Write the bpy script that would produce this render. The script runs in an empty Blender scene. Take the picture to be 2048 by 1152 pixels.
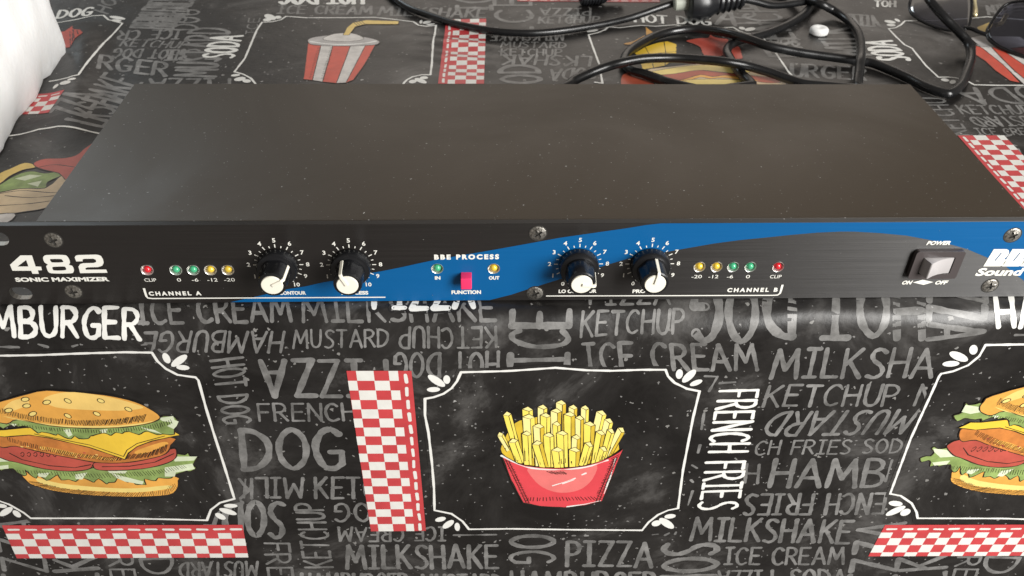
import bpy, bmesh, math, random
import numpy as np
from mathutils import Vector, Matrix, noise
from mathutils.geometry import tessellate_polygon

random.seed(7)
SC = bpy.context.scene
COL = SC.collection

# ------------------------------------------------------------------ camera
W, H = 2048.0, 1152.0
FOC = 1746.47                                   # focal length in photo pixels
CAM = np.array([0.0, -0.32246, 0.25861])
R = np.array([[0.9993362195761522, -0.03272258066731678, 0.016011026129379692],
              [-0.007447923829274457, -0.6137421577361277, -0.789471400525716],
              [0.03566018331245731, 0.7888281159618191, -0.6135784829948397]])   # rows: right, down, forward
cd = bpy.data.cameras.new('camera')
cam = bpy.data.objects.new('camera', cd); COL.objects.link(cam)
M = Matrix([[R[0][i], -R[1][i], -R[2][i], CAM[i]] for i in range(3)] + [[0, 0, 0, 1]])
cam.matrix_world = M
cd.sensor_width = 36.0; cd.lens = FOC / W * 36.0
cd.clip_start = 0.01; cd.clip_end = 60
cd.dof.use_dof = True; cd.dof.focus_distance = 0.43; cd.dof.aperture_fstop = 22.0
SC.camera = cam

# ------------------------------------------------------------------ light
wd = bpy.data.worlds.new('World'); SC.world = wd; wd.use_nodes = True
bg = wd.node_tree.nodes['Background']
bg.inputs[0].default_value = (1.0, 0.90, 0.80, 1); bg.inputs[1].default_value = 0.21

def area_light(name, loc, target, size, power, color):
    l = bpy.data.lights.new(name, 'AREA'); l.shape = 'RECTANGLE'; l.size, l.size_y = size
    l.energy = power; l.color = color
    o = bpy.data.objects.new(name, l); COL.objects.link(o)
    o.location = loc
    o.rotation_euler = (Vector(target) - Vector(loc)).to_track_quat('-Z', 'Y').to_euler()
    return o
area_light('window_light', (1.15, -1.08, 0.62), (0.05, 0, 0), (0.75, 1.2), 63, (1.0, 0.985, 0.955))
area_light('door_light', (-1.60, 1.9, 1.62), (-.1, 0.2, 0), (0.9, 1.0), 13, (0.82, 0.94, 1.0))
area_light('back_fill_light', (0.45, 2.6, 1.25), (0.05, 0.2, 0), (2.4, 1.1), 9.8, (1.0, 0.90, 0.80))  # warm fill added to brighten the far cloth; stands for no known window

vs = SC.view_settings
vs.view_transform = 'Standard'; vs.look = 'None'; vs.exposure = 0.0; vs.gamma = 1.0

# ------------------------------------------------------------------ materials
def lin(c):
    return tuple(((v / 255) / 12.92 if v <= 10 else (((v / 255) + 0.055) / 1.055) ** 2.4) for v in c) + (1,)

def mat(name, rgb, rough=0.5, metal=0.0, spec=0.5, srgb=False, **kw):
    m = bpy.data.materials.new(name); m.use_nodes = True
    b = m.node_tree.nodes['Principled BSDF']
    b.inputs['Base Color'].default_value = lin(rgb) if srgb else (*rgb, 1)
    b.inputs['Roughness'].default_value = rough; b.inputs['Metallic'].default_value = metal
    b.inputs['Specular IOR Level'].default_value = spec
    for k, v in kw.items():
        b.inputs[k.replace('_', ' ')].default_value = v
    return m

class NT:
    """short-hand for wiring nodes into a material"""
    def __init__(s, m):
        s.t = m.node_tree; s.b = s.t.nodes['Principled BSDF']
        s.co = s.t.nodes.new('ShaderNodeTexCoord').outputs['Object']
    def n(s, typ, **kw):
        x = s.t.nodes.new(typ)
        for k, v in kw.items():
            if k.startswith('i_'): x.inputs[k[2:].replace('_', ' ')].default_value = v
            else: setattr(x, k, v)
        return x
    def l(s, a, b): s.t.links.new(a, b)
    def mapping(s, scale, loc=(0, 0, 0)):
        mp = s.n('ShaderNodeMapping'); mp.inputs['Scale'].default_value = scale; mp.inputs['Location'].default_value = loc
        s.l(s.co, mp.inputs['Vector']); return mp.outputs[0]
    def noise(s, scale, detail=4, rough=.6, vec=None, dist=0.0):
        x = s.n('ShaderNodeTexNoise', i_Scale=scale, i_Detail=detail, i_Roughness=rough, i_Distortion=dist)
        s.l(vec or s.co, x.inputs['Vector']); return x.outputs['Fac']
    def ramp(s, fac, stops):
        r = s.n('ShaderNodeValToRGB'); e = r.color_ramp.elements
        while len(e) < len(stops): e.new(0.5)
        for el, (p, c) in zip(e, stops):
            el.position = p; el.color = (c, c, c, 1) if not isinstance(c, tuple) else (*c[:3], 1)
        s.l(fac, r.inputs[0]); return r.outputs[0]
    def mix(s, fac, a, b, blend='MIX'):
        x = s.n('ShaderNodeMix', data_type='RGBA', blend_type=blend)
        for sock, v in ((x.inputs['Factor'], fac), (x.inputs['A'], a), (x.inputs['B'], b)):
            if hasattr(v, 'is_linked'): s.l(v, sock)
            elif isinstance(v, tuple): sock.default_value = (*v[:3], 1)
            else: sock.default_value = v
        return x.outputs['Result']
    def bump(s, h, strength, dist):
        x = s.n('ShaderNodeBump', i_Strength=strength, i_Distance=dist)
        s.l(h, x.inputs['Height']); s.l(x.outputs[0], s.b.inputs['Normal'])
    def flecks(s, cell, size, keep, scale=(1, 1, 1)):
        """small specks: one in each Voronoi cell, most of them switched off"""
        v = s.n('ShaderNodeTexVoronoi', i_Scale=1 / cell, i_Randomness=1.0)
        wob = s.n('ShaderNodeTexNoise', i_Scale=.5 / size, i_Detail=1.0); s.l(s.co, wob.inputs['Vector'])
        add = s.n('ShaderNodeVectorMath', operation='MULTIPLY_ADD'); s.l(wob.outputs['Color'], add.inputs[0]); add.inputs[1].default_value = (size * 3,) * 3; s.l(s.mapping(scale), add.inputs[2])
        s.l(add.outputs[0], v.inputs['Vector'])
        a = s.n('ShaderNodeMath', operation='LESS_THAN'); a.inputs[1].default_value = size / cell
        sep = s.n('ShaderNodeSeparateColor'); s.l(v.outputs['Color'], sep.inputs[0])
        sz = s.n('ShaderNodeMath', operation='MULTIPLY_ADD'); s.l(sep.outputs[1], sz.inputs[0]); sz.inputs[1].default_value = size / cell; sz.inputs[2].default_value = size / cell * .25
        s.l(v.outputs['Distance'], a.inputs[0]); s.l(sz.outputs[0], a.inputs[1])
        k = s.n('ShaderNodeMath', operation='LESS_THAN'); k.inputs[1].default_value = keep; s.l(sep.outputs[0], k.inputs[0])
        mlt = s.n('ShaderNodeMath', operation='MULTIPLY'); s.l(a.outputs[0], mlt.inputs[0]); s.l(k.outputs[0], mlt.inputs[1])
        return mlt.outputs[0]

def vinyl_relief(t, strength=.35):
    s = t.n('ShaderNodeMath', operation='MULTIPLY_ADD'); t.l(t.noise(1400, 2), s.inputs[0]); s.inputs[1].default_value = .10
    t.l(t.noise(70, 3), s.inputs[2]); t.bump(s.outputs[0], strength, .0012)

def cloth_mat():
    m = mat('black_vinyl', (.02, .019, .018), .36, spec=.42); t = NT(m)
    smoke = t.ramp(t.noise(16, 7, .68, dist=.6), [(.38, (.0075, .0066, .0062)), (.53, (.019, .0175, .0165)), (.73, (.10, .096, .092))])
    c = t.mix(t.flecks(.0075, .0010, .5), smoke, (.20, .195, .185))
    c = t.mix(t.flecks(.017, .00125, .4, (1, 1.3, 1)), c, (.36, .355, .345))
    c = t.mix(t.flecks(.0035, .0005, .42), c, (.19, .185, .18))
    t.l(c, t.b.inputs['Base Color'])
    t.l(t.ramp(t.noise(9, 4), [(.3, .28), (.7, .44)]), t.b.inputs['Roughness'])
    vinyl_relief(t)
    return m

def print_mat(name, rgb, var=.12, srgb=True, scale=130, rough=.36):
    """flat ink on the vinyl with a little wear"""
    m = mat(name, rgb, rough, srgb=srgb); t = NT(m)
    base = lin(rgb)[:3] if srgb else rgb
    f = t.ramp(t.noise(scale, 5, .65), [(.3, 1 - var), (.7, 1 + var * .4)])
    t.l(t.mix(1.0, tuple(base), f, 'MULTIPLY'), t.b.inputs['Base Color']); vinyl_relief(t, .2)
    return m

def chalk_mat():
    m = mat('grey_chalk_print', (.17, .165, .16), .38); t = NT(m)
    c = t.ramp(t.noise(70, 7, .7), [(.3, (.075, .073, .070)), (.5, (.155, .152, .147)), (.72, (.27, .265, .258))])
    c = t.mix(t.flecks(.004, .0005, .25), c, (.34, .335, .33)); t.l(c, t.b.inputs['Base Color']); vinyl_relief(t, .2)
    return m

MT = {}
MT['cloth'] = cloth_mat()
MT['chalk'] = chalk_mat()
MT['white'] = print_mat('white_print', (.74, .735, .70), .06, False)
MT['check_white'] = print_mat('cream_check_print', (.70, .69, .65), .08, False)
MT['red'] = print_mat('red_print', (.52, .055, .06), .18, False, 60)
MT['ink'] = print_mat('dark_ink_print', (.022, .014, .010), .1, False)
MT['bun'] = print_mat('bun_orange_print', (.76, .38, .075), .25, False, 45)
MT['bun_light'] = print_mat('bun_yellow_print', (.82, .56, .17), .15, False, 45)
MT['rim'] = print_mat('pale_yellow_print', (.80, .62, .20), .1, False)
MT['lettuce'] = print_mat('lettuce_green_print', (.26, .36, .11), .45, False, 90)
MT['lettuce_light'] = print_mat('pale_lettuce_print', (.64, .70, .50), .2, False, 90)
MT['cheese'] = print_mat('cheese_yellow_print', (.78, .52, .05), .12, False, 60)
MT['patty'] = print_mat('patty_brown_print', (.56, .20, .045), .4, False, 80)
MT['tomato'] = print_mat('tomato_red_print', (.47, .085, .06), .25, False, 60)
MT['fry'] = print_mat('fry_yellow_print', (.86, .70, .12), .1, False, 80)
MT['fry_light'] = print_mat('fry_pale_print', (.84, .74, .30), .06, False)
MT['fry_dark'] = print_mat('fry_ochre_print', (.66, .46, .04), .2, False, 90)
MT['carton'] = print_mat('carton_red_print', (.66, .06, .075), .1, False, 60)
MT['carton_light'] = print_mat('carton_pink_print', (.72, .17, .16), .08, False)
MT['cup_red'] = print_mat('cup_red_print', (.56, .075, .045), .2, False, 70)
MT['cup_white'] = print_mat('cup_white_print', (.62, .59, .56), .3, False, 90)
MT['lid'] = print_mat('lid_grey_print', (.44, .42, .41), .3, False, 60)
MT['straw'] = print_mat('straw_yellow_print', (.70, .50, .14), .15, False)
MT['cream'] = print_mat('cream_print', (.62, .48, .30), .25, False, 60)
MT['meat'] = print_mat('meat_red_print', (.42, .09, .05), .3, False, 60)

def dusty(m_name, rgb, rough, flk, spec=.5, brushed=0.0, metal=0.0):
    m = mat(m_name, rgb, rough, spec=spec, metal=metal); t = NT(m)
    c = rgb
    if brushed:
        st = t.noise(1.0, 6, .7, t.mapping((14, 200, 2600)))
        c = t.mix(t.ramp(st, [(.3, 0.0), (.7, 1.0)]), tuple(v * (1 - brushed) for v in rgb), tuple(v * (1 + brushed) for v in rgb))
        t.l(t.ramp(st, [(.3, rough - .07), (.7, rough + .07)]), t.b.inputs['Roughness'])
    for cell, size, keep, val in flk:
        c = t.mix(t.flecks(cell, size, keep), c, (val, val * .98, val * .94))
    if hasattr(c, 'is_linked'): t.l(c, t.b.inputs['Base Color'])
    return m, t

MT['panel'], tp = dusty('brushed_black_panel', (.012, .0103, .0095), .45, [(.0050, .00034, .55, .34), (.0125, .00055, .4, .55)], .55, .38)
tp.bump(tp.noise(1.0, 5, .7, tp.mapping((10, 200, 2200))), .25, .00012)
tg = tp.n('ShaderNodeTangent', direction_type='UV_MAP'); tp.l(tg.outputs[0], tp.b.inputs['Tangent'])
tp.b.inputs['Anisotropic'].default_value = .85; tp.b.inputs['Anisotropic Rotation'].default_value = .25; tp.b.inputs['Specular IOR Level'].default_value = .8
MT['blue'], tq = dusty('blue_panel_print', (.0008, .088, .255), .42, [(.0045, .00036, .5, .5), (.012, .0006, .4, .7)], .32, .05)
MT['lid_top'], tl = dusty('black_powder_coat', (.033, .0235, .0140), .46, [(.0058, .00036, .8, .24), (.019, .00050, .35, .36), (.0026, .00024, .8, .15)], .5)
grain = tl.noise(1.0, 4, .6, tl.mapping((260, 2300, 2300)))
tl.bump(grain, .28, .00015)
tl.l(tl.ramp(tl.noise(7, 5, .6, dist=.8), [(.3, .38), (.7, .56)]), tl.b.inputs['Roughness'])
MT['alu'] = mat('bare_aluminium', (.30, .285, .26), .45, 1.0)
MT['ink_white'] = mat('white_screen_print', (.76, .75, .69), .5)
MT['knob'], tk = dusty('black_knob_plastic', (.007, .0073, .0085), .27, [(.004, .00028, .45, .32), (.0016, .00010, .4, .2)], .5)
MT['ivory'] = mat('ivory_plastic', (.80, .77, .66), .35)
MT['screw'] = mat('worn_zinc_screw', (.33, .31, .28), .38, .9)
ts = NT(MT['screw']); ts.l(ts.ramp(ts.noise(900, 4), [(.35, (.13, .12, .105)), (.65, (.46, .44, .40))]), ts.b.inputs['Base Color']); ts.bump(ts.noise(1300, 3), .5, .0003)
MT['recess'] = mat('dark_screw_recess', (.02, .018, .015), .7)
MT['bezel'] = mat('chrome_bezel', (.78, .77, .74), .32, .75)
for nm, c in (('led_red', (.62, .02, .03)), ('led_green', (.06, .40, .20)), ('led_yellow', (.72, .50, .05))):
    MT[nm] = mat(nm + '_lens', c, .18, Subsurface_Weight=0.0, Coat_Weight=.5)
MT['pink'] = mat('pink_button_plastic', (.80, .035, .13), .38)
MT['switch'] = mat('grey_black_switch_plastic', (.062, .052, .052), .36)
MT['rocker'] = mat('grey_rocker_plastic', (.40, .38, .38), .25)
MT['rubber'] = mat('black_cable_rubber', (.007, .0072, .0078), .3)
tr_ = NT(MT['rubber']); tr_.l(tr_.ramp(tr_.noise(60, 4), [(.3, .20), (.7, .40)]), tr_.b.inputs['Roughness'])
MT['plug'] = mat('black_plug_plastic', (.010, .0105, .012), .3)
MT['pale'] = mat('pale_green_grey_plastic', (.40, .42, .36), .45)
MT['foam'] = mat('white_polystyrene', (.97, .968, .96), .8, Subsurface_Weight=.5, Subsurface_Scale=.03)
MT['foam'].node_tree.nodes['Principled BSDF'].inputs['Subsurface Radius'].default_value = (1, .95, .9)
tf = NT(MT['foam']); vf = tf.n('ShaderNodeTexVoronoi', i_Scale=260); tf.l(tf.co, vf.inputs['Vector'])
tf.bump(vf.outputs['Distance'], .2, .0010)
MT['cap'] = mat('white_cap_plastic', (.86, .86, .85), .4)
MT['frame'] = mat('black_glasses_frame', (.008, .008, .009), .2)
MT['gold'] = mat('pale_gold_metal', (.85, .74, .45), .28, .7)
lm = bpy.data.materials.new('smoked_lens'); lm.use_nodes = True
nt = lm.node_tree; nt.nodes.clear()
out = nt.nodes.new('ShaderNodeOutputMaterial'); mx = nt.nodes.new('ShaderNodeMixShader'); fr = nt.nodes.new('ShaderNodeFresnel'); fr.inputs[0].default_value = 1.4
trn = nt.nodes.new('ShaderNodeBsdfTransparent'); trn.inputs[0].default_value = (.56, .57, .64, 1)
gl = nt.nodes.new('ShaderNodeBsdfGlossy'); gl.inputs[1].default_value = .06
nt.links.new(fr.outputs[0], mx.inputs[0]); nt.links.new(trn.outputs[0], mx.inputs[1]); nt.links.new(gl.outputs[0], mx.inputs[2]); nt.links.new(mx.outputs[0], out.inputs[0])
MT['lens'] = lm

# ------------------------------------------------------------------ object helpers
def link(name, me, mats, parent=None, smooth=False):
    o = bpy.data.objects.new(name, me); COL.objects.link(o)
    for m in mats: me.materials.append(MT[m])
    if smooth:
        for p in me.polygons: p.use_smooth = True
    if parent: o.parent = parent
    return o

def mesh_obj(name, verts, faces, mats, parent=None, smooth=False, midx=None):
    me = bpy.data.meshes.new(name)
    me.from_pydata([tuple(map(float, v)) for v in verts], [], faces); me.validate()
    if midx and len(me.polygons) == len(midx): me.polygons.foreach_set('material_index', midx)
    return link(name, me, mats, parent, smooth)

def bm_obj(name, bm, mats, parent=None, smooth=False, bevel=0.0, seg=2, sharp=35):
    bmesh.ops.recalc_face_normals(bm, faces=bm.faces)
    if bevel:
        es = [e for e in bm.edges if len(e.link_faces) == 2 and e.calc_face_angle(0) > math.radians(sharp)]
        bmesh.ops.bevel(bm, geom=es, offset=bevel, segments=seg, affect='EDGES', profile=.6)
    me = bpy.data.meshes.new(name); bm.to_mesh(me); bm.free()
    o = link(name, me, mats, parent, smooth)
    if smooth: 
        try: me.set_sharp_from_angle(angle=math.radians(sharp))
        except Exception: pass
    return o

def thing(name, label, cat, loc=(0, 0, 0), group=None):
    o = bpy.data.objects.new(name, None); COL.objects.link(o); o.location = loc
    o.empty_display_size = .02
    return tag(o, label, cat, group)

def tag(o, label, cat, group=None):
    o['label'] = label; o['category'] = cat
    if group: o['group'] = group
    return o

def box_bm(x0, x1, y0, y1, z0, z1):
    bm = bmesh.new(); r = bmesh.ops.create_cube(bm, size=1)
    for v in bm.verts:
        v.co = Vector((x0 + (v.co.x + .5) * (x1 - x0), y0 + (v.co.y + .5) * (y1 - y0), z0 + (v.co.z + .5) * (z1 - z0)))
    return bm

def lathe_bm(profile, n=32, bm=None, mi=0):
    """profile of (radius, height): spun round the local Z axis"""
    bm = bm or bmesh.new(); rings = []
    for r, h in profile:
        if r < 1e-7: rings.append([bm.verts.new((0, 0, h))])
        else: rings.append([bm.verts.new((r * math.cos(2 * math.pi * k / n), r * math.sin(2 * math.pi * k / n), h)) for k in range(n)])
    for a, b in zip(rings, rings[1:]):
        for k in range(n):
            k2 = (k + 1) % n
            f = [a[k], a[k2], b[k2], b[k]] if len(a) > 1 and len(b) > 1 else ([a[0], b[k2], b[k]] if len(a) == 1 else [a[k], a[k2], b[0]])
            try: bm.faces.new(f).material_index = mi
            except ValueError: pass
    return bm

FACE = Matrix.Rotation(math.radians(90), 4, 'X')      # local Z -> -Y (out of the front panel)

# photo pixel -> the surface it shows
def ray(px, py):
    v = R.T @ np.array([px - W / 2, py - H / 2, FOC]); return v / np.linalg.norm(v)
def at_z(px, py, z=0.0):
    v = ray(px, py); return CAM + v * (z - CAM[2]) / v[2]
def at_y(px, py, y=0.0):
    v = ray(px, py); return CAM + v * (y - CAM[1]) / v[1]

# ------------------------------------------------------------------ tablecloth surface: flat top, rolled edge, hanging front
RB = 0.012                       # radius of the table edge
SB = math.pi / 2 * RB

def wrinkle(x, s):
    w = 0.0
    if s > 0:
        ax, ay, bx, by = -.292, .31, -.252, .17          # a soft fold left of the unit
        t = ((x - ax) * (bx - ax) + (s - ay) * (by - ay)) / ((bx - ax) ** 2 + (by - ay) ** 2)
        if -.3 < t < 1.2:
            d = math.hypot(x - ax - t * (bx - ax), s - ay - t * (by - ay))
            w += .0042 * math.exp(-(d / .013) ** 2) * max(0, min(1, (t + .3) * 3)) * max(0, min(1, (1.2 - t) * 3))
        g = math.exp(-((x + .012) / .035) ** 2) * math.exp(-((s - .315) / .055) ** 2)     # ripples on the checked strip
        w += .0012 * g * math.sin(s * 210 + x * 60)
        far = max(0, min(1, (s - .2) / .12))
        w += far * .0009 * (noise.noise((x * 9, s * 13, 3.1)))
    else:
        g = math.exp(-((s + .016) / .009) ** 2) * (1 + .9 * math.exp(-((x - .01) / .06) ** 2))
        w += .0026 * g * noise.noise((x * 26, s * 40, 1.7)) + .0006 * g * noise.noise((x * 45, s * 45, 4.2))
    return w

def prof(s):
    """point (y, z) and normal of the cloth at arc length s (0 where the edge starts to roll, negative on the hanging side)"""
    if s >= 0: return s, 0.0, 0.0, 1.0
    if s >= -SB:
        a = -s / RB; return -RB * math.sin(a), -RB + RB * math.cos(a), -math.sin(a), math.cos(a)
    return -RB, -RB + (s + SB), -1.0, 0.0

def cloth(x, s, lift=0.0):
    y, z, ny, nz = prof(s); w = wrinkle(x, s) + lift
    return (x, y + ny * w, z + nz * w)

def to_xs(px, py):
    """photo pixel -> (x, s) on the cloth"""
    v = ray(px, py); z = 0.0
    if v[2] < 0:
        for _ in range(3):
            p = CAM + v * (z - CAM[2]) / v[2]
            if p[1] < 0: break
            z = wrinkle(p[0], p[1])
        if p[1] >= 0: return (p[0], p[1])
    p = CAM + v * (-RB - CAM[1]) / v[1]
    if p[2] <= -RB: return (p[0], p[2] + RB - SB)
    oy, oz = CAM[1], CAM[2] + RB
    a = v[1] ** 2 + v[2] ** 2; b = 2 * (oy * v[1] + oz * v[2]); c = oy * oy + oz * oz - RB * RB
    t = (-b - math.sqrt(max(0, b * b - 4 * a * c))) / (2 * a)
    q = CAM + v * t
    return (q[0], -RB * math.atan2(-q[1], q[2] + RB))

sl = [-.46 + .010 * k for k in range(36)] + [-.10 + .004 * k for k in range(16)] + [-.036 + .0015 * k for k in range(25)] + \
     [.003 * k + .003 for k in range(0, 150)] + [.46 + .02 * k for k in range(16)]
sl = sorted(set(round(v, 5) for v in sl))
xl = [-.80 + .02 * k for k in range(20)] + [-.40 + .0036 * k for k in range(250)] + [.50 + .02 * k for k in range(22)]
verts = [cloth(x, s) for s in sl for x in xl]; nx = len(xl)
faces = [(j * nx + i, j * nx + i + 1, (j + 1) * nx + i + 1, (j + 1) * nx + i) for j in range(len(sl) - 1) for i in range(nx - 1)]
CLOTH = mesh_obj('tablecloth', verts, faces, ['cloth'], smooth=True)
tag(CLOTH, 'black chalkboard-style vinyl tablecloth printed with fast food words and pictures, under everything', 'tablecloth')

# ------------------------------------------------------------------ printing on the cloth
class Print:
    step = 0
    def __init__(s, name, mats, layer=1):
        s.name, s.mats, s.v, s.f, s.m, s.layer = name, mats, [], [], [], layer
    def lift(s):
        Print.step = (Print.step + 1) % 40
        s.sub = getattr(s, 'sub', 0) + 1
        return .00006 + s.layer * 4.5e-5 + s.sub * 1.5e-6
    def add(s, pts, faces, m):
        h = s.lift(); b = len(s.v)
        def turn(f):                                # every face looks out of the cloth
            k = len(f); a = sum(pts[f[i]][0] * pts[f[(i + 1) % k]][1] - pts[f[(i + 1) % k]][0] * pts[f[i]][1] for i in range(k))
            return f if a > 0 else tuple(reversed(f))
        faces = [turn(tuple(f)) for f in faces]
        s.v += [cloth(x, q, h) for x, q in pts]
        s.f += [tuple(b + i for i in f) for f in faces]; s.m += [s.mats.index(m)] * len(faces)
    def ribbon(s, pts, w, m, wobble=.12, caps=True, closed=False):
        pts = [tuple(q) for q in pts]
        if not closed and len(pts) > 2:            # break the stroke at sharp corners
            for i in range(1, len(pts) - 1):
                a = (pts[i][0] - pts[i - 1][0], pts[i][1] - pts[i - 1][1]); b = (pts[i + 1][0] - pts[i][0], pts[i + 1][1] - pts[i][1])
                la, lb = math.hypot(*a), math.hypot(*b)
                if la * lb > 0 and (a[0] * b[0] + a[1] * b[1]) / (la * lb) < .62:
                    s.ribbon(pts[:i + 1], w, m, wobble, caps); s.ribbon(pts[i:], w, m, wobble, caps); return
        P = resample(pts, .0018 if pts[0][1] > -.05 and pts[0][1] < .01 else .003, closed); n = len(P)
        if n < 2: return
        P = np.array(P); ph = random.uniform(0, 9)
        if closed: T = np.roll(P, -1, 0) - np.roll(P, 1, 0)
        else:
            T = np.gradient(P, axis=0)
        T /= (np.linalg.norm(T, axis=1)[:, None] + 1e-12); N = np.stack([-T[:, 1], T[:, 0]], 1)
        hw = np.array([w * .5 * (1 + wobble * math.sin(ph + i * 1.1) + wobble * .6 * math.sin(ph * 2 + i * 2.3)) for i in range(n)])[:, None]
        cols = 5 if w > .0011 and P[:, 1].max() > -.06 else 2
        pts = [tuple(P[i] + N[i] * hw[i] * (1 - 2 * c / (cols - 1))) for c in range(cols) for i in range(n)]; fs = []
        for c in range(cols - 1):
            for i in range(n if closed else n - 1):
                j = (i + 1) % n; fs.append(((c + 1) * n + i, (c + 1) * n + j, c * n + j, c * n + i))
        if caps and not closed:
            for e, sg in ((0, -1), (n - 1, 1)):
                c = len(pts); k = 5; t = T[e] * sg; nn = N[e]; r = hw[e][0]
                arc = [tuple(P[e] + nn * r * math.cos(a) + t * r * math.sin(a)) for a in np.linspace(0, math.pi, k + 2)[1:-1]]
                pts += arc
                loop = [e] + list(range(c, c + k)) + [(cols - 1) * n + e]
                fs.append(tuple(loop) if sg > 0 else tuple(reversed(loop)))
        s.add(pts, fs, m)
    def poly(s, pts, m, grid=False):
        pts = list(pts)
        tri = tessellate_polygon([[Vector((x, y, 0)) for x, y in pts]])
        fs = []
        for t in tri:
            a, b, c = (pts[i] for i in t)
            if (b[0] - a[0]) * (c[1] - a[1]) - (b[1] - a[1]) * (c[0] - a[0]) < 0: t = (t[0], t[2], t[1])
            fs.append(tuple(t))
        if max(q[1] for q in pts) > -.06:            # on the uneven table top: cut into small pieces that follow it
            bm = bmesh.new(); vv = [bm.verts.new((x, y, 0)) for x, y in pts]
            for f in fs:
                try: bm.faces.new([vv[i] for i in f])
                except ValueError: pass
            for _ in range(8):
                es = [e for e in bm.edges if e.calc_length() > .007]
                if not es: break
                es = [e for e in es if max(v.co.y for v in e.verts) > -.075]
                if not es: break
                bmesh.ops.subdivide_edges(bm, edges=es, cuts=1); bmesh.ops.triangulate(bm, faces=bm.faces)
            bm.verts.index_update(); pts = [(v.co.x, v.co.y) for v in bm.verts]; fs = [tuple(v.index for v in f.verts) for f in bm.faces]; bm.free()
        s.add(pts, fs, m)
    def leaf(s, a, b, w, m):
        a, b = np.array(a), np.array(b); d = b - a; n = np.array([-d[1], d[0]]) / (np.linalg.norm(d) + 1e-9)
        c = (a + b) / 2
        s.poly([tuple(c + d * .5 * math.cos(t) * 1.03 + n * w * .5 * math.sin(t)) for t in np.linspace(0, 2 * math.pi, 15)[:-1]], m)
    def done(s, label=None):
        o = mesh_obj(s.name, s.v, s.f, s.mats, CLOTH, smooth=True, midx=s.m)
        if label: o['label'] = label
        return o

def resample(pts, step, closed=False):
    out = []; q = list(pts) + ([pts[0]] if closed else [])
    for a, b in zip(q, q[1:]):
        d = math.hypot(b[0] - a[0], b[1] - a[1]); k = max(1, int(d / step))
        out += [(a[0] + (b[0] - a[0]) * i / k, a[1] + (b[1] - a[1]) * i / k) for i in range(k)]
    if not closed: out.append(q[-1])
    return out

def smooth(pts, k=4, closed=False):
    P = [np.array(p, float) for p in pts]; n = len(P); o = []
    for i in range(n if closed else n - 1):
        p0, p1, p2, p3 = (P[(i - 1) % n], P[i], P[(i + 1) % n], P[(i + 2) % n]) if closed else (P[max(0, i - 1)], P[i], P[i + 1], P[min(n - 1, i + 2)])
        for j in range(k):
            t = j / k
            o.append(tuple(.5 * (2 * p1 + (p2 - p0) * t + (2 * p0 - 5 * p1 + 4 * p2 - p3) * t * t + (3 * p1 - p0 - 3 * p2 + p3) * t ** 3)))
    if not closed: o.append(tuple(P[-1]))
    return o

def X(*pts): return [to_xs(*p) for p in pts]
PERIOD = np.array(to_xs(1835, 1036)) - np.array(to_xs(62, 1036))      # the print repeats along the table
SBOT, SQ = to_xs(62, 1036)[1], .881                     # the cloth is drawn a little shorter on its left side
def XR(*pts):
    o = [np.array(to_xs(*p)) - PERIOD for p in pts]
    return [(x, SBOT + (q - SBOT) * SQ) for x, q in o]
def shift(pts, k=1): return [(x + PERIOD[0], SBOT + (q - SBOT) / SQ + PERIOD[1]) if k else (x, q) for x, q in pts]

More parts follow.
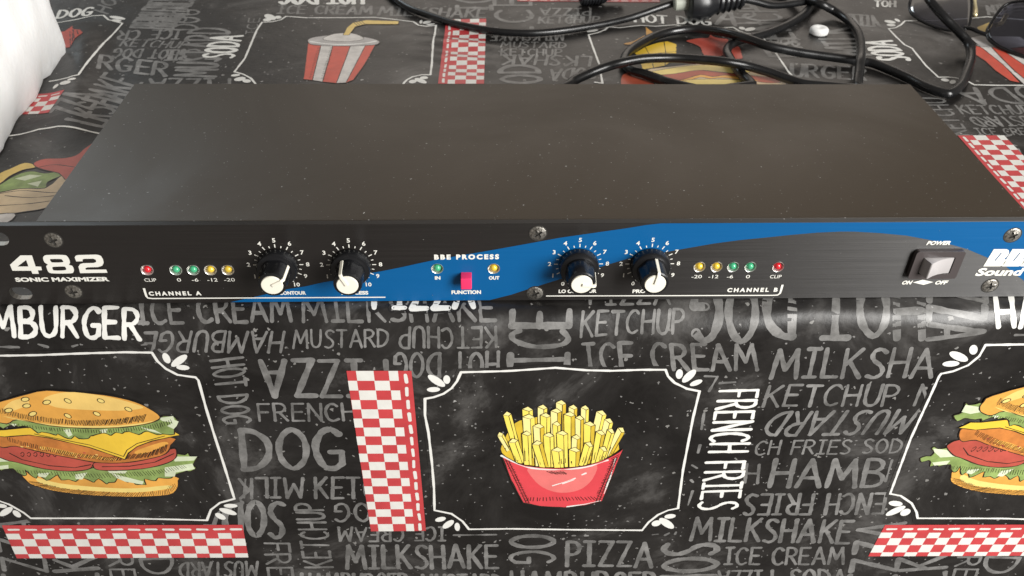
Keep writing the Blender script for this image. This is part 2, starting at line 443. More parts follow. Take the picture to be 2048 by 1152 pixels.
# hand-lettered capitals, each a few brush strokes in a box one unit high
G = {
 'A': (.6, 'l', [(0, 0), (.3, 1), (.6, 0)], 'l', [(.12, .33), (.48, .33)]),
 'B': (.5, 'l', [(0, 0), (0, 1)], 's', [(0, 1), (.28, .99), (.41, .86), (.4, .68), (.26, .56), (0, .53)], 's', [(.1, .54), (.34, .5), (.49, .34), (.46, .12), (.27, .01), (0, 0)]),
 'C': (.5, 's', [(.5, .86), (.38, .98), (.2, .95), (.05, .7), (.03, .4), (.12, .1), (.3, 0), (.5, .1)]),
 'D': (.52, 'l', [(0, 0), (0, 1)], 's', [(0, 1), (.25, .95), (.49, .7), (.49, .32), (.28, .05), (0, 0)]),
 'E': (.45, 'l', [(.43, 1), (0, 1), (0, 0), (.45, 0)], 'l', [(0, .52), (.36, .52)]),
 'F': (.42, 'l', [(.44, 1), (0, 1), (0, 0)], 'l', [(0, .52), (.36, .52)]),
 'G': (.54, 's', [(.5, .88), (.36, 1), (.18, .93), (.03, .65), (.03, .35), (.14, .06), (.33, 0), (.5, .12)], 'l', [(.5, .12), (.52, .42), (.3, .42)]),
 'H': (.5, 'l', [(0, 0), (0, 1)], 'l', [(.5, 0), (.5, 1)], 'l', [(0, .5), (.5, .52)]),
 'I': (.34, 'l', [(.17, 0), (.17, 1)], 'l', [(0, 1), (.34, 1)], 'l', [(0, 0), (.34, 0)]),
 'K': (.5, 'l', [(0, 0), (0, 1)], 'l', [(.46, 1), (.02, .46)], 'l', [(.13, .58), (.5, 0)]),
 'L': (.42, 'l', [(0, 1), (0, 0), (.42, 0)]),
 'M': (.74, 'l', [(0, 0), (.1, 1), (.37, .3), (.64, 1), (.74, 0)]),
 'N': (.5, 'l', [(0, 0), (0, 1), (.5, 0), (.5, 1)]),
 'O': (.54, 'o', [(.27, 1), (.07, .82), (0, .5), (.07, .18), (.27, 0), (.47, .18), (.54, .5), (.47, .82)]),
 'P': (.45, 'l', [(0, 0), (0, 1)], 's', [(0, 1), (.3, .98), (.45, .8), (.41, .6), (.25, .48), (0, .47)]),
 'R': (.5, 'l', [(0, 0), (0, 1)], 's', [(0, 1), (.3, .98), (.44, .8), (.4, .61), (.25, .5), (0, .48)], 'l', [(.2, .48), (.5, 0)]),
 'S': (.46, 's', [(.44, .9), (.3, 1), (.12, .96), (.05, .78), (.14, .6), (.32, .46), (.44, .28), (.4, .1), (.22, 0), (.02, .06)]),
 'T': (.5, 'l', [(0, 1), (.5, 1)], 'l', [(.25, 1), (.25, 0)]),
 'U': (.5, 's', [(0, 1), (.01, .4), (.08, .1), (.25, 0), (.42, .1), (.49, .4), (.5, 1)]),
 'Z': (.48, 'l', [(0, 1), (.46, 1), (.02, 0), (.48, 0)]),
}

def word(text, bl, br, tl, m='chalk', tr=None, thick=.135, layer=1, halo=False, gap=.2):
    """one printed word: base line bl -> br and cap corner(s) tl, tr, as seen in the photograph, laid on the cloth"""
    bl, br, tl = map(np.array, (bl, br, tl)); tr = np.array(tr) if tr is not None else tl + br - bl
    tot = sum(.46 if c == ' ' else G[c][0] + gap for c in text) - gap
    def put(u, v):
        u /= tot
        return to_xs(*((bl * (1 - u) + br * u) * (1 - v) + (tl * (1 - u) + tr * u) * v))
    hgt = math.dist(put(tot / 2, 0), put(tot / 2, 1)); lng = math.dist(put(0, .5), put(tot, .5)) / tot
    th = thick * (.65 * hgt + .35 * min(hgt, lng * 1.3))
    p = Print('printed_word', ['cloth', m], layer); strokes = []; u = 0.0
    for c in text:
        if c == ' ': u += .46; continue
        g = G[c]; jx, jy = random.uniform(-.02, .02), random.uniform(-.025, .025); sk = random.uniform(-.03, .03)
        for mode, pts in zip(g[1::2], g[2::2]):
            q = smooth(pts, 4, mode == 'o') if mode in 'so' else resample(pts, .12)
            strokes.append(([put(u + x + jx + sk * y, y + jy) for x, y in q], mode == 'o'))
        u += g[0] + gap
    if halo:
        for q, cl in strokes: p.ribbon(q, th * 2.0, 'cloth', 0, closed=cl)
    for q, cl in strokes: p.ribbon(q, th * random.uniform(.88, 1.1), m, .12, closed=cl)
    p.layer = layer
    return p.done()

# grey and white words on the hanging front
FW = [
 ('HAMBURGER', (-105, 670), (280, 677), (-105, 611), 'white'), ('HAMBURGER', (1998, 655), (2400, 650), (1990, 592), 'white'),
 ('ICE CREAM', (278, 646), (582, 642), (272, 596)), ('MILKSHAKE', (605, 643), (990, 640), (600, 595)),
 ('HAMBURGE', (568, 664), (290, 665), (562, 703)), ('MUSTARD', (587, 695), (776, 693), (587, 662)),
 ('KETCHUP', (991, 654), (800, 656), (991, 695)), ('HOT DOG', (997, 705), (789, 707), (997, 752)),
 ('PIZZA', (772, 720), (522, 722), (777, 791)), ('FRENCH', (520, 842), (712, 840), (517, 808)),
 ('DOG', (487, 940), (690, 937), (479, 862)), ('MILK', (606, 955), (478, 957), (606, 994)), ('KETCH', (632, 997), (785, 994), (632, 956)),
 ('SODA', (568, 1004), (400, 1004), (568, 1073)), ('KETCHUP', (664, 1134), (645, 1007), (610, 1134)),
 ('DOG', (775, 1007), (669, 1008), (777, 1042)), ('ICE CREAM', (890, 1054), (677, 1055), (890, 1081)),
 ('MILKSHAKE', (694, 1137), (995, 1135), (692, 1092)), ('HAMBURGER', (604, 1186), (815, 1186), (604, 1147)), ('MUSTARD', (842, 1186), (1004, 1186), (842, 1149)),
 ('HAMBURGER', (1024, 1188), (1310, 1190), (1024, 1143)), ('FRENCH', (529, 1086), (548, 1230), (577, 1086)),
 ('HOT DOG', (421, 722), (450, 848), (485, 714), 'chalk', (502, 846)), ('PIZZA', (103, 1205), (72, 1040), (18, 1200)), ('MILK', (200, 1240), (195, 1112), (115, 1245)),
 ('CREAM', (210, 1090), (235, 1215), (258, 1090)), ('DOG', (280, 1118), (300, 1230), (343, 1117)), ('MUSTARD', (515, 1123), (360, 1125), (515, 1152)),
 ('FRENCH FRIES', (1440, 782), (1397, 1018), (1516, 780), 'white'), ('ICE', (1136, 730), (1141, 621), (1022, 731)),
 ('KETCHUP', (1161, 673), (1366, 666), (1165, 624)), ('ICE CREAM', (1172, 738), (1514, 740), (1166, 686)),
 ('HOT DOG', (1842, 562), (1385, 566), (1842, 675)), ('PIZZA', (1864, 520), (1858, 678), (1976, 520)), ('PIZZA', (1180, 609), (1340, 607), (1180, 575)),
 ('PIZZA', (748, 616), (946, 616), (748, 566), 'white'), ('MILKSHA', (1543, 755), (1862, 754), (1556, 699)),
 ('KETCHUP M', (1527, 812), (1870, 810), (1539, 771)), ('MUSTARD', (1838, 821), (1553, 825), (1806, 867)), ('CH FRIES SOD', (1508, 909), (1800, 905), (1515, 882)),
 ('HAMB', (1540, 973), (1762, 974), (1552, 919)), ('H', (1489, 965), (1514, 966), (1493, 928)), ('ENCH FRIES', (1772, 987), (1494, 989), (1764, 1027)),
 ('MILKSHAKE', (1382, 1080), (1697, 1086), (1390, 1035), 'chalk', (1706, 1042)), ('ICE CREAM', (1450, 1128), (1686, 1128), (1454, 1095)),
 ('PIZZA', (1545, 1141), (1437, 1142), (1545, 1176)), ('SODA', (1580, 1172), (1690, 1172), (1582, 1139)), ('SODA', (1330, 1088), (1318, 1215), (1436, 1086)),
 ('PIZZA', (1135, 1131), (1303, 1133), (1137, 1083)), ('DOG', (1024, 1040), (1022, 1126), (1110, 1040)),
 ('PIZZA', (1780, 1200), (1810, 1046), (1690, 1200)), ('MILK', (1890, 1235), (1893, 1110), (1800, 1240)), ('CREAM', (1925, 1090), (1885, 1215), (1970, 1090)), ('DOG', (1975, 1114), (1930, 1230), (2040, 1115)),
]
# words on the table top
TW = [
 ('HOT DOG', (726, -18), (560, -18), (726, 8), 'white'), ('ICE CREAM', (556, 27), (742, 29), (560, 11)), ('MILKSHAKE', (757, 30), (970, 36), (762, 13)),
 ('SODA', (466, 116), (484, 72), (407, 115), 'white'), ('SODA', (1819, 121), (1783, 82), (1759, 121), 'white'),
 ('ICE CR', (365, 60), (240, 62), (357, 78)), ('KETCHUP', (240, 92), (370, 97), (250, 79)), ('HOT DOG', (358, 101), (232, 97), (350, 118)),
 ('RGER', (196, 137), (331, 153), (203, 111)), ('MUSTARD', (428, 154), (458, 58), (350, 153)), ('LKSHAKE', (205, 254), (283, 166), (133, 238), 'chalk', (212, 146)),
 ('PIZZA', (460, 158), (300, 158), (460, 182)), ('FRENCH FRIES', (345, 58), (388, 0), (262, 55)), ('HOT', (215, 28), (245, -12), (190, 20)), ('ICE', (512, 68), (520, 36), (491, 68)),
 ('ICE', (1066, 70), (1060, -10), (994, 70)), ('ICE', (984, 20), (980, -25), (916, 20)), ('PIZZA', (1181, 17), (1081, 17), (1181, 31)), ('KETCHUP', (1077, 47), (1196, 46), (1079, 34)),
 ('MILKSHAKE', (1128, 66), (982, 66), (1128, 81)), ('MUSTARD', (1002, 95), (1131, 96), (1004, 84)), ('KETCHUP', (1002, 111), (1122, 112), (1003, 98)),
 ('LKSHAK', (1182, 113), (1008, 110), (1178, 132)), ('SODA', (1195, 135), (1103, 139), (1190, 157)), ('OD', (1080, 166), (1076, 131), (1003, 166)),
 ('HOT DOG', (1270, 44), (1422, 51), (1268, 29), 'white'), ('DOG', (113, 37), (180, 31), (121, 21), 'white'), ('A', (1432, 48), (1468, 48), (1440, 19)),
 ('ICE', (1520, 50), (1500, 5), (1470, 52)), ('FRENCH', (1612, 112), (1545, 10), (1540, 112)), ('URGER', (1583, 153), (1730, 160), (1583, 128)), ('DOG', (1540, 88), (1598, 92), (1542, 74)),
 ('MILK', (1740, 110), (1700, 55), (1665, 110)), ('PIZZA', (1700, 50), (1760, 54), (1690, 28)), ('HOT', (1790, 14), (1750, 14), (1790, 2), 'white'),
 ('SODA', (2115, 172), (1905, 178), (2155, 203)), ('KETCHUP', (1926, 228), (2066, 228), (1912, 211)), ('MUSTARD', (2075, 232), (1934, 235), (2098, 250)),
 ('ICE CREAM', (1958, 270), (2095, 270), (1948, 257)), ('KETCHU', (1938, 270), (1885, 197), (1897, 270)), ('MILK', (1978, 30), (2030, 26), (1972, 12)),
 ('PIZZA', (2075, 380), (2020, 270), (2020, 380)), ('ZZA', (170, 235), (205, 190), (100, 225)), ('ICE', (330, 120), (440, 118), (332, 100)), ('FRIES', (300, 45), (370, 44), (310, 28)), ('DOG', (395, 60), (398, 20), (345, 60)), 
]
# words further out, past what the photograph frames
TW += [('KETCHUP', (-130, 560), (-40, 470), (-160, 540)), ('MILKSHAKE', (2200, 330), (2420, 330), (2180, 305)), ('FRENCH FRIES', (2200, 380), (2500, 380), (2180, 345)), ('PIZZA', (2150, 60), (2300, 60), (2140, 30))]

for wl in FW + TW:
    t, bl, br, tl = wl[:4]; m = wl[4] if len(wl) > 4 else 'chalk'; tr = wl[5] if len(wl) > 5 else None
    thick = {'white': .15}.get(m, .122)
    if t == 'FRENCH FRIES' and m == 'white': thick = .105
    if tl[1] < 320 and bl[1] < 320: thick *= 1.0 if m == 'white' else 1.12
    word(t, bl, br, tl, m, tr, thick, 3 if m == 'white' else 1, halo=(m == 'white' and t == 'PIZZA'))

# picture frames, each a black card with a white line and flourishes in the corners
def frame(outline_px, closed_xs, petals, width=.0013, card=True, name='printed_frame'):
    p = Print(name, ['cloth', 'white'], 1.7)
    if card:
        c = np.mean(np.array(closed_xs), 0); p.poly([tuple(c + (np.array(q) - c) * np.array((1.035, 1.05))) for q in closed_xs], 'cloth')
    p.layer = 3; p.sub = 0
    for ln in outline_px: p.ribbon(ln, width, 'white', .12)
    for a, b, w in petals:
        xa, xb = to_xs(*a), to_xs(*b)
        mx_, my_ = (a[0] + b[0]) / 2, (a[1] + b[1]) / 2
        d = math.dist(a, b) or 1; nx_, ny_ = -(b[1] - a[1]) / d, (b[0] - a[0]) / d
        wm = math.dist(to_xs(mx_ - nx_ * w / 2, my_ - ny_ * w / 2), to_xs(mx_ + nx_ * w / 2, my_ + ny_ * w / 2))
        p.leaf(xa, xb, wm, 'white')
    return p.done()

fries_line = [(850, 797), (867, 794), (887, 787), (903, 776), (914, 762), (922, 744), (1000, 742), (1024, 741), (1068, 738), (1111, 735), (1174, 740), (1224, 741), (1284, 739), (1331, 739),
              (1336, 752), (1349, 765), (1374, 777), (1399, 782), (1386, 835), (1379, 872), (1366, 939), (1356, 1016), (1336, 1020), (1316, 1029), (1297, 1044), (1284, 1060),
              (1150, 1059), (1024, 1057), (938, 1058), (925, 1042), (903, 1027), (869, 1020), (868, 976), (864, 926), (857, 865), (850, 830)]
fx = X(*fries_line)
frame([fx + [fx[0]]], fx, [((857, 750), (889, 772), 14), ((854, 779), (880, 778), 10), ((893, 750), (894, 767), 14), ((1359, 738), (1358, 757), 14), ((1366, 764), (1390, 739), 14), ((1380, 770), (1404, 760), 10),
      ((871, 1041), (891, 1035), 9), ((887, 1056), (906, 1040), 11), ((914, 1045), (915, 1061), 11), ((1306, 1051), (1319, 1041), 12), ((1320, 1036), (1346, 1056), 13), ((1329, 1033), (1351, 1031), 9)])
b_left = X((62, 1036), (250, 1036), (414, 1040), (422, 1019), (440, 1005), (469, 997), (447, 926), (427, 864), (412, 815), (397, 760), (391, 754), (375, 752), (355, 749), (332, 737), (315, 722), (304, 705), (250, 704), (175, 706), (75, 709), (0, 710))
b_right = XR((2048, 689), (1971, 690), (1958, 712), (1936, 730), (1906, 742), (1882, 747), (1878, 752), (1861, 790), (1838, 840), (1821, 877), (1801, 931), (1780, 987), (1801, 991), (1823, 1006), (1833, 1024), (1835, 1036))
bf = b_left + [q for q in b_right if q[0] < b_left[-1][0] - .004]
pet_l = [((329, 706), (337, 726), 13), ((344, 732), (373, 710), 14), ((353, 734), (379, 735), 10), ((448, 1011), (475, 1011), 8), ((439, 1017), (473, 1028), 10), ((432, 1026), (450, 1038), 10), ((-8, 1010), (14, 1012), 8), ((1, 1031), (24, 1014), 11), ((29, 1020), (39, 1034), 10)]
pet_r = [((1945, 690), (1948, 708), 17), ((1900, 704), (1934, 721), 15), ((1885, 727), (1918, 727), 11), ((1778, 1004), (1804, 1009), 10), ((1772, 1030), (1810, 1012), 11), ((1806, 1031), (1815, 1017), 14)]
frame([bf + [bf[0]]], bf, pet_l)
bfr = shift(bf); frame([bfr + [bfr[0]]], bfr, pet_r)

cup_l = X((524, 45), (513, 62), (490, 117), (469, 144), (487, 149), (502, 157), (511, 168), (520, 184), (800, 184), (808, 166), (814, 160), (825, 154), (844, 150), (861, 150), (864, 125), (865, 105), (866, 88), (872, 51), (852, 53), (837, 51), (827, 44), (787, 39), (749, 35), (687, 36), (612, 36), (572, 33), (562, 40), (544, 44))
frame([cup_l + [cup_l[0]]], cup_l, [((532, 29), (549, 40), 8), ((527, 39), (542, 41), 6), ((555, 32), (558, 38), 9), ((839, 44), (845, 44), 7), ((848, 48), (860, 42), 5), ((853, 50), (870, 48), 3), ((462, 152), (480, 150), 5), ((469, 161), (491, 156), 8), ((488, 165), (499, 160), 8), ((822, 167), (829, 160), 8), ((831, 157), (852, 167), 7), ((840, 156), (856, 156), 6)], .0015, False)
cup_r = X((2048, 171), (1991, 171), (1948, 170), (1932, 161), (1911, 156), (1896, 154.5), (1877, 155), (1852, 132), (1835, 111), (1824, 97), (1809, 90), (1793, 75), (1777, 58), (1791, 56), (1802, 50), (1810, 42), (1870, 42), (1941, 37), (1974, 34), (2048, 40), (2100, 42), (2120, 60), (2165, 62), (2260, 160), (2200, 172))
frame([cup_r + [cup_r[0]]], cup_r, [((1769, 42), (1791, 46), 6), ((1774, 51), (1790, 50), 5), ((1790, 41), (1799, 41), 6), ((1883, 161), (1897, 160), 6), ((1902, 168), (1908, 161), 7), ((1924, 169), (1931, 169), 6)], .0015, False)
frame([X((60, 52), (120, 45), (150, 40), (185, 32), (207, 31), (217, 40), (245, 47), (207, 87), (175, 125), (157, 150), (135, 156), (100, 163))], None, [((220, 33), (250, 39), 5), ((224, 40), (242, 43), 4), ((121, 166), (140, 166), 6), ((135, 160), (152, 158), 4), ((107, 174), (116, 172), 7)], .0015, False)
frame([X((-60, 275), (0, 275), (41, 269), (78, 259), (116, 253), (150, 256), (197, 267), (260, 275))], None, [], .0016, False)
frame([X((1190, 165), (1205, 167), (1202, 150), (1199, 130), (1187, 98), (1177, 70), (1195, 66), (1210, 60), (1217, 54), (1240, 56), (1280, 51), (1310, 53), (1350, 50), (1380, 56), (1440, 56), (1466, 55), (1478, 62), (1492, 67), (1515, 68)), X((1524, 75), (1531, 82)), X((1552, 107), (1577, 144), (1595, 165))], None, [((1174, 64), (1196, 60), 4), ((1478, 57), (1490, 57), 6), ((1491, 62), (1509, 56), 6)], .0015, False)

# red and cream checked strips
def checker(c00, c10, c01, rows, cols, nrow, first, dash, name='printed_checker_strip', flip=1):
    """c00 corner, c10 along the rows, c01 along the margin side; cols are fractions across, the widest end being the stitched margin"""
    c00, c10, c01 = map(np.array, (c00, c10, c01)); u, v = c10 - c00, c01 - c00
    p = Print(name, ['red', 'check_white'], 4)
    def at(a, b): return tuple(c00 + u * a + v * b)
    n = nrow * 2
    grid = [at(a, b / n) for b in range(n + 1) for a in np.linspace(0, 1, 7)]
    sg = u[0] * v[1] - u[1] * v[0]
    q = [(j * 7 + i, j * 7 + i + 1, j * 7 + i + 8, j * 7 + i + 7) for j in range(n) for i in range(6)]
    if sg < 0: q = [tuple(reversed(f)) for f in q]
    p.add(grid, q, 'red')
    pts, fs = [], []
    for r in range(nrow):
        for k in range(len(cols) - 1):
            if (r + k) % 2 != first: continue
            a0, a1, b0, b1 = cols[k], cols[k + 1], r / nrow, (r + 1) / nrow
            j = random.uniform(-.006, .006); b = len(pts)
            for bb in np.linspace(b0, b1, 3):
                for aa in np.linspace(a0, a1, 3): pts.append(at(aa + j, bb))
            cell = [(b + y * 3 + x, b + y * 3 + x + 1, b + y * 3 + x + 4, b + y * 3 + x + 3) for y in range(2) for x in range(2)]
            fs += [tuple(reversed(f)) for f in cell] if sg < 0 else cell
    p.layer = 5; p.sub = 0; p.add(pts, fs, 'check_white')
    nd = int(nrow / 1.28)
    wd_ = np.linalg.norm(u) * .055
    for k in range(nd):
        b0 = (k + .3) / nd
        p.ribbon([at(dash, b0), at(dash + random.uniform(-.01, .01), b0 + .55 / nd)], wd_, 'check_white', .1)
    return p.done()

A, B_, C_ = X((693, 741), (823, 741), (742, 1062))
checker(A, B_, C_, None, (0, .14, .41, .645, .79), 19, 1, .90)
A, B_, C_ = X((4, 1050), (34, 1116), (485, 1049)); C_ = tuple(np.array(A) + (np.array(C_) - np.array(A)))
LS = (A, B_, C_)
checker(A, B_, C_, None, (.24, .41, .63, .87, 1), 18, 0, .13)
checker(*[tuple(np.array(q) + PERIOD) for q in LS], None, (.24, .41, .63, .87, 1), 18, 0, .13)
A, B_, C_ = X((876, 168), (968, 168), (893, 39))
checker(A, B_, C_, None, (.20, .36, .60, .83, 1), 19, 0, .11)
A, B_ = X((1915, 271.5), (2008, 271.5)); d_ = np.array(to_xs(1984, 350)) - np.array(A); d_ = d_ / np.linalg.norm(d_) * .119
checker(A, B_, tuple(np.array(A) + d_), None, (.17, .33, .60, .84, 1), 19, 1, .10)
A = to_xs(129, 180); checker(A, (A[0], A[1] - .029), (A[0] - .12, A[1]), None, (.24, .41, .63, .87, 1), 18, 0, .13)
A = to_xs(1035, 3); checker((A[0], A[1] + .029), A, (A[0] + .12, A[1] + .029), None, (0, .2, .4, .6, .78), 18, 0, .9)

# hatching helper: short ink strokes from line a to line b
def hatch(p, a, b, n, w=.0004, m='ink', lo=0.0, hi=1.0):
    a, b = resample(a, .0004), resample(b, .0004)
    for k in range(n):
        t = (k + random.uniform(.35, .65)) / n; t2 = max(0, t - .35 / n)
        q0, q1 = np.array(a[int(t * (len(a) - 1))]), np.array(b[int(t2 * (len(b) - 1))])
        l0, l1 = lo + random.uniform(0, .15), hi - random.uniform(0, .25)
        p.ribbon([tuple(q0 + (q1 - q0) * l0), tuple(q0 + (q1 - q0) * l1)], w, m, .2)

# the burger
BM = ['ink', 'bun', 'bun_light', 'rim', 'lettuce', 'lettuce_light', 'cheese', 'patty', 'tomato', 'white', 'fry_dark']
def burger(k):
    p = Print('printed_burger', BM, 4)
    S = lambda q: shift(q, k)
    def shape(pts, m, w=.00055, sm=True):
        if m == 'lettuce':
            pts = resample(pts, .0022); k0 = len(pts)
            pts = smooth([(x + .0007 * math.sin(i * 1.9), q + .0009 * math.sin(i * 2.3 + 1)) for i, (x, q) in enumerate(pts)], 2)
        q = S(smooth(pts, 3, True) if sm else pts); p.poly(q, m); p.ribbon(q, w, 'ink', .25, closed=True)
        return q
    lower = X((356, 961), (355, 976), (337, 989), (275, 993), (200, 991), (125, 984), (70, 971), (52, 959), (47, 944))
    shape(X((350, 952), (356, 961), (355, 976), (337, 989), (275, 993), (200, 991), (125, 984), (70, 971), (52, 959), (47, 942), (120, 930), (250, 930)), 'bun')
    p.poly(S(smooth(X((75, 955), (120, 966), (200, 974), (270, 976), (335, 970), (340, 976), (275, 984), (200, 982), (120, 975), (80, 965)), 3, True)), 'rim')
    hatch(p, S(lower[1:8]), S(X((348, 965), (325, 980), (272, 984), (202, 982), (130, 975), (80, 964))), 70, .00026, 'ink')
    low = XR((1893, 896), (1861, 894), (1870, 905), (1842, 916), (1843, 921), (1863, 923), (1861, 931), (1886, 930), (1898, 930), (1906, 944), (1921, 933)) + \
        X((70, 955), (80, 951), (95, 958), (104, 955), (116, 950), (125, 957), (150, 962), (160, 955), (190, 963), (200, 958), (215, 968), (240, 955), (255, 962), (290, 970), (292, 958), (300, 960), (330, 955), (350, 953), (355, 945), (375, 942), (391, 937), (385, 930), (390, 925), (396, 913), (385, 914), (378, 907), (355, 907), (340, 918), (280, 930), (187, 936), (100, 930))
    shape(low, 'lettuce', .0006, False)
    for q in [((345, 912), (395, 912), (388, 920), (350, 922)), ((330, 934), (385, 926), (390, 937), (352, 944), (350, 952), (330, 952)), ((222, 944), (240, 950), (288, 962), (285, 968), (250, 962), (232, 954)), ((215, 940), (255, 941), (250, 946), (220, 945)), ((75, 946), (100, 944), (92, 954), (78, 952)), ((150, 948), (175, 944), (165, 958), (152, 957))]:
        p.poly(S(X(*q)), 'lettuce_light')
    p.poly(S(XR((1866, 896), (1893, 899), (1910, 912), (1880, 914), (1868, 903))), 'lettuce_light'); p.poly(S(XR((1864, 924), (1900, 920), (1893, 928), (1868, 930))), 'lettuce_light')
    hatch(p, S(X((20, 938), (120, 942), (200, 946), (300, 940), (370, 928))), S(X((25, 945), (128, 952), (206, 956), (310, 950), (380, 934))), 64, .00026)
    tl_ = XR((1906, 909), (1893, 894), (1898, 886), (1916, 879)) + X((40, 890), (186, 915), (186, 929), (175, 938), (137, 941), (87, 936), (37, 924))
    shape(tl_, 'tomato', .0006)
    shape(X((187, 931), (200, 939), (250, 939), (300, 934), (337, 924), (352, 914), (354, 903), (350, 896), (335, 898), (250, 916), (195, 922)), 'tomato', .0006)
    p.poly(S(smooth(X((200, 933), (250, 933), (300, 928), (345, 912), (340, 919), (300, 932), (250, 937)), 3, True)), 'carton_light') if 'carton_light' in p.mats else None
    p.ribbon(S(X((20, 905), (45, 918), (100, 930), (150, 934), (182, 928))), .0006, 'ink', .2); p.ribbon(S(X((205, 932), (260, 931), (310, 923), (348, 906))), .0006, 'ink', .2)
    for cx in range(42, 115, 13): p.ribbon(S(smooth(X((cx, 906), (cx + 4, 903), (cx + 7, 907), (cx + 4, 912), (cx, 909)), 3)), .0004, 'ink')
    shape(XR((1925, 882), (1917, 873), (1918, 864), (1925, 855)) + X((12, 866), (180, 870), (340, 872), (342, 889), (332, 906), (300, 916), (250, 924), (200, 924), (150, 916), (75, 901), (32, 891)), 'patty', .0006)
    p.poly(S(smooth(X((80, 891), (110, 895), (150, 904), (190, 911), (235, 916), (230, 919), (190, 916), (140, 909), (90, 898)), 3, True)), 'bun')
    p.poly(S(smooth(X((270, 902), (300, 890), (330, 882), (336, 888), (310, 899), (280, 908)), 3, True)), 'bun')
    for q in range(26):
        t = random.random(); xx = 40 + 270 * t; yy = 886 + 24 * math.sin(math.pi * min(1, t * 1.1)) + random.uniform(-7, 5)
        p.leaf(*S(X((xx - 3, yy), (xx + 3, yy + 1))), .0009, random.choice(['bun_light', 'bun', 'tomato']))
    hatch(p, S(X((15, 872), (75, 888), (150, 904), (220, 912), (300, 902), (338, 884))), S(X((18, 882), (78, 899), (156, 914), (225, 921), (296, 914), (334, 902))), 88, .00028)
    q = XR((1962, 843), (1940, 843), (1916, 854), (1950, 858)) + X((60, 868), (100, 874), (180, 893), (251, 917), (258, 904), (275, 891), (305, 880), (361, 868), (345, 858), (250, 850), (100, 848))
    shape(q, 'cheese', .0006, False)
    p.ribbon(S(X((70, 866), (180, 888), (248, 911), (255, 898), (275, 885), (330, 870))), .0005, 'ink')
    up = XR((1957, 806), (1930, 806), (1926, 817), (1917, 826), (1907, 832), (1913, 838), (1935, 836), (1950, 835), (1965, 841)) + \
        X((10, 853), (25, 850), (50, 850), (75, 862), (100, 865), (120, 868), (140, 875), (152, 872), (160, 873), (175, 876), (188, 867), (205, 866), (225, 867), (250, 862), (275, 865), (300, 862), (325, 868), (349, 865), (347, 855), (355, 850), (358, 840), (350, 837), (347, 829), (330, 831), (317, 837), (240, 850), (100, 845))
    shape(up, 'lettuce', .0006, False)
    for q in [((318, 834), (347, 830), (350, 838), (358, 841), (354, 850), (348, 856), (335, 850), (345, 843), (325, 840)), ((128, 858), (140, 856), (146, 868), (138, 872)), ((280, 852), (310, 858), (325, 866), (300, 860)), ((20, 845), (35, 846), (30, 851)), ((200, 858), (216, 856), (214, 863), (205, 864))]:
        p.poly(S(X(*q)), 'lettuce_light')
    p.poly(S(XR((1930, 808), (1958, 812), (1962, 822), (1940, 826), (1922, 822))), 'lettuce_light')
    hatch(p, S(X((10, 842), (100, 853), (200, 858), (300, 848), (345, 836))), S(X((14, 849), (104, 861), (206, 865), (312, 857), (350, 845))), 66, .00026)
    top = XR((1981, 829), (1961, 822), (1958, 812), (1966, 802), (1984, 789)) + X((75, 781), (122, 780), (175, 784), (225, 790), (272, 802), (300, 815), (321, 831), (312, 840), (287, 847), (237, 853), (162, 854), (100, 849), (37, 837))
    shape(top, 'bun', .0006)
    p.poly(S(smooth(X((5, 829), (40, 838), (100, 846), (162, 850), (237, 849), (290, 843), (312, 838), (287, 846), (237, 852), (162, 853), (100, 848), (37, 836)), 2, True)), 'rim')
    p.poly(S(smooth(X((88, 797), (110, 786), (150, 782), (220, 792), (272, 806), (287, 814), (240, 819), (165, 817), (112, 812)), 3, True)), 'bun_light')
    p.poly(S(smooth(X((8, 815), (25, 800), (50, 795), (60, 805), (40, 815), (15, 822)), 3, True)), 'bun_light')
    hatch(p, S(X((0, 812), (40, 824), (100, 833), (162, 838), (237, 835), (295, 825))), S(X((4, 826), (46, 836), (104, 845), (160, 849), (230, 848), (290, 841))), 92, .00028)
    for (x, y, a) in [(52, 796, -.3), (95, 802, -.4), (137, 799, .6), (203, 799, .4), (258, 816, .5), (55, 809, -.3), (67, 825, -.5), (137, 829, .6), (195, 825, .5), (19, 818, -.4)]:
        dx, dy = 8 * math.cos(a), 8 * math.sin(a)
        pa, pb = to_xs(x - dx, y - dy), to_xs(x + dx, y + dy)
        p.leaf(*S([pa, pb]), .0030, 'ink'); pa, pb = to_xs(x - dx * .8, y - dy * .8), to_xs(x + dx * .8, y + dy * .8); p.leaf(*S([pa, pb]), .0022, 'rim')
    return p.done()
burger(0); burger(1)

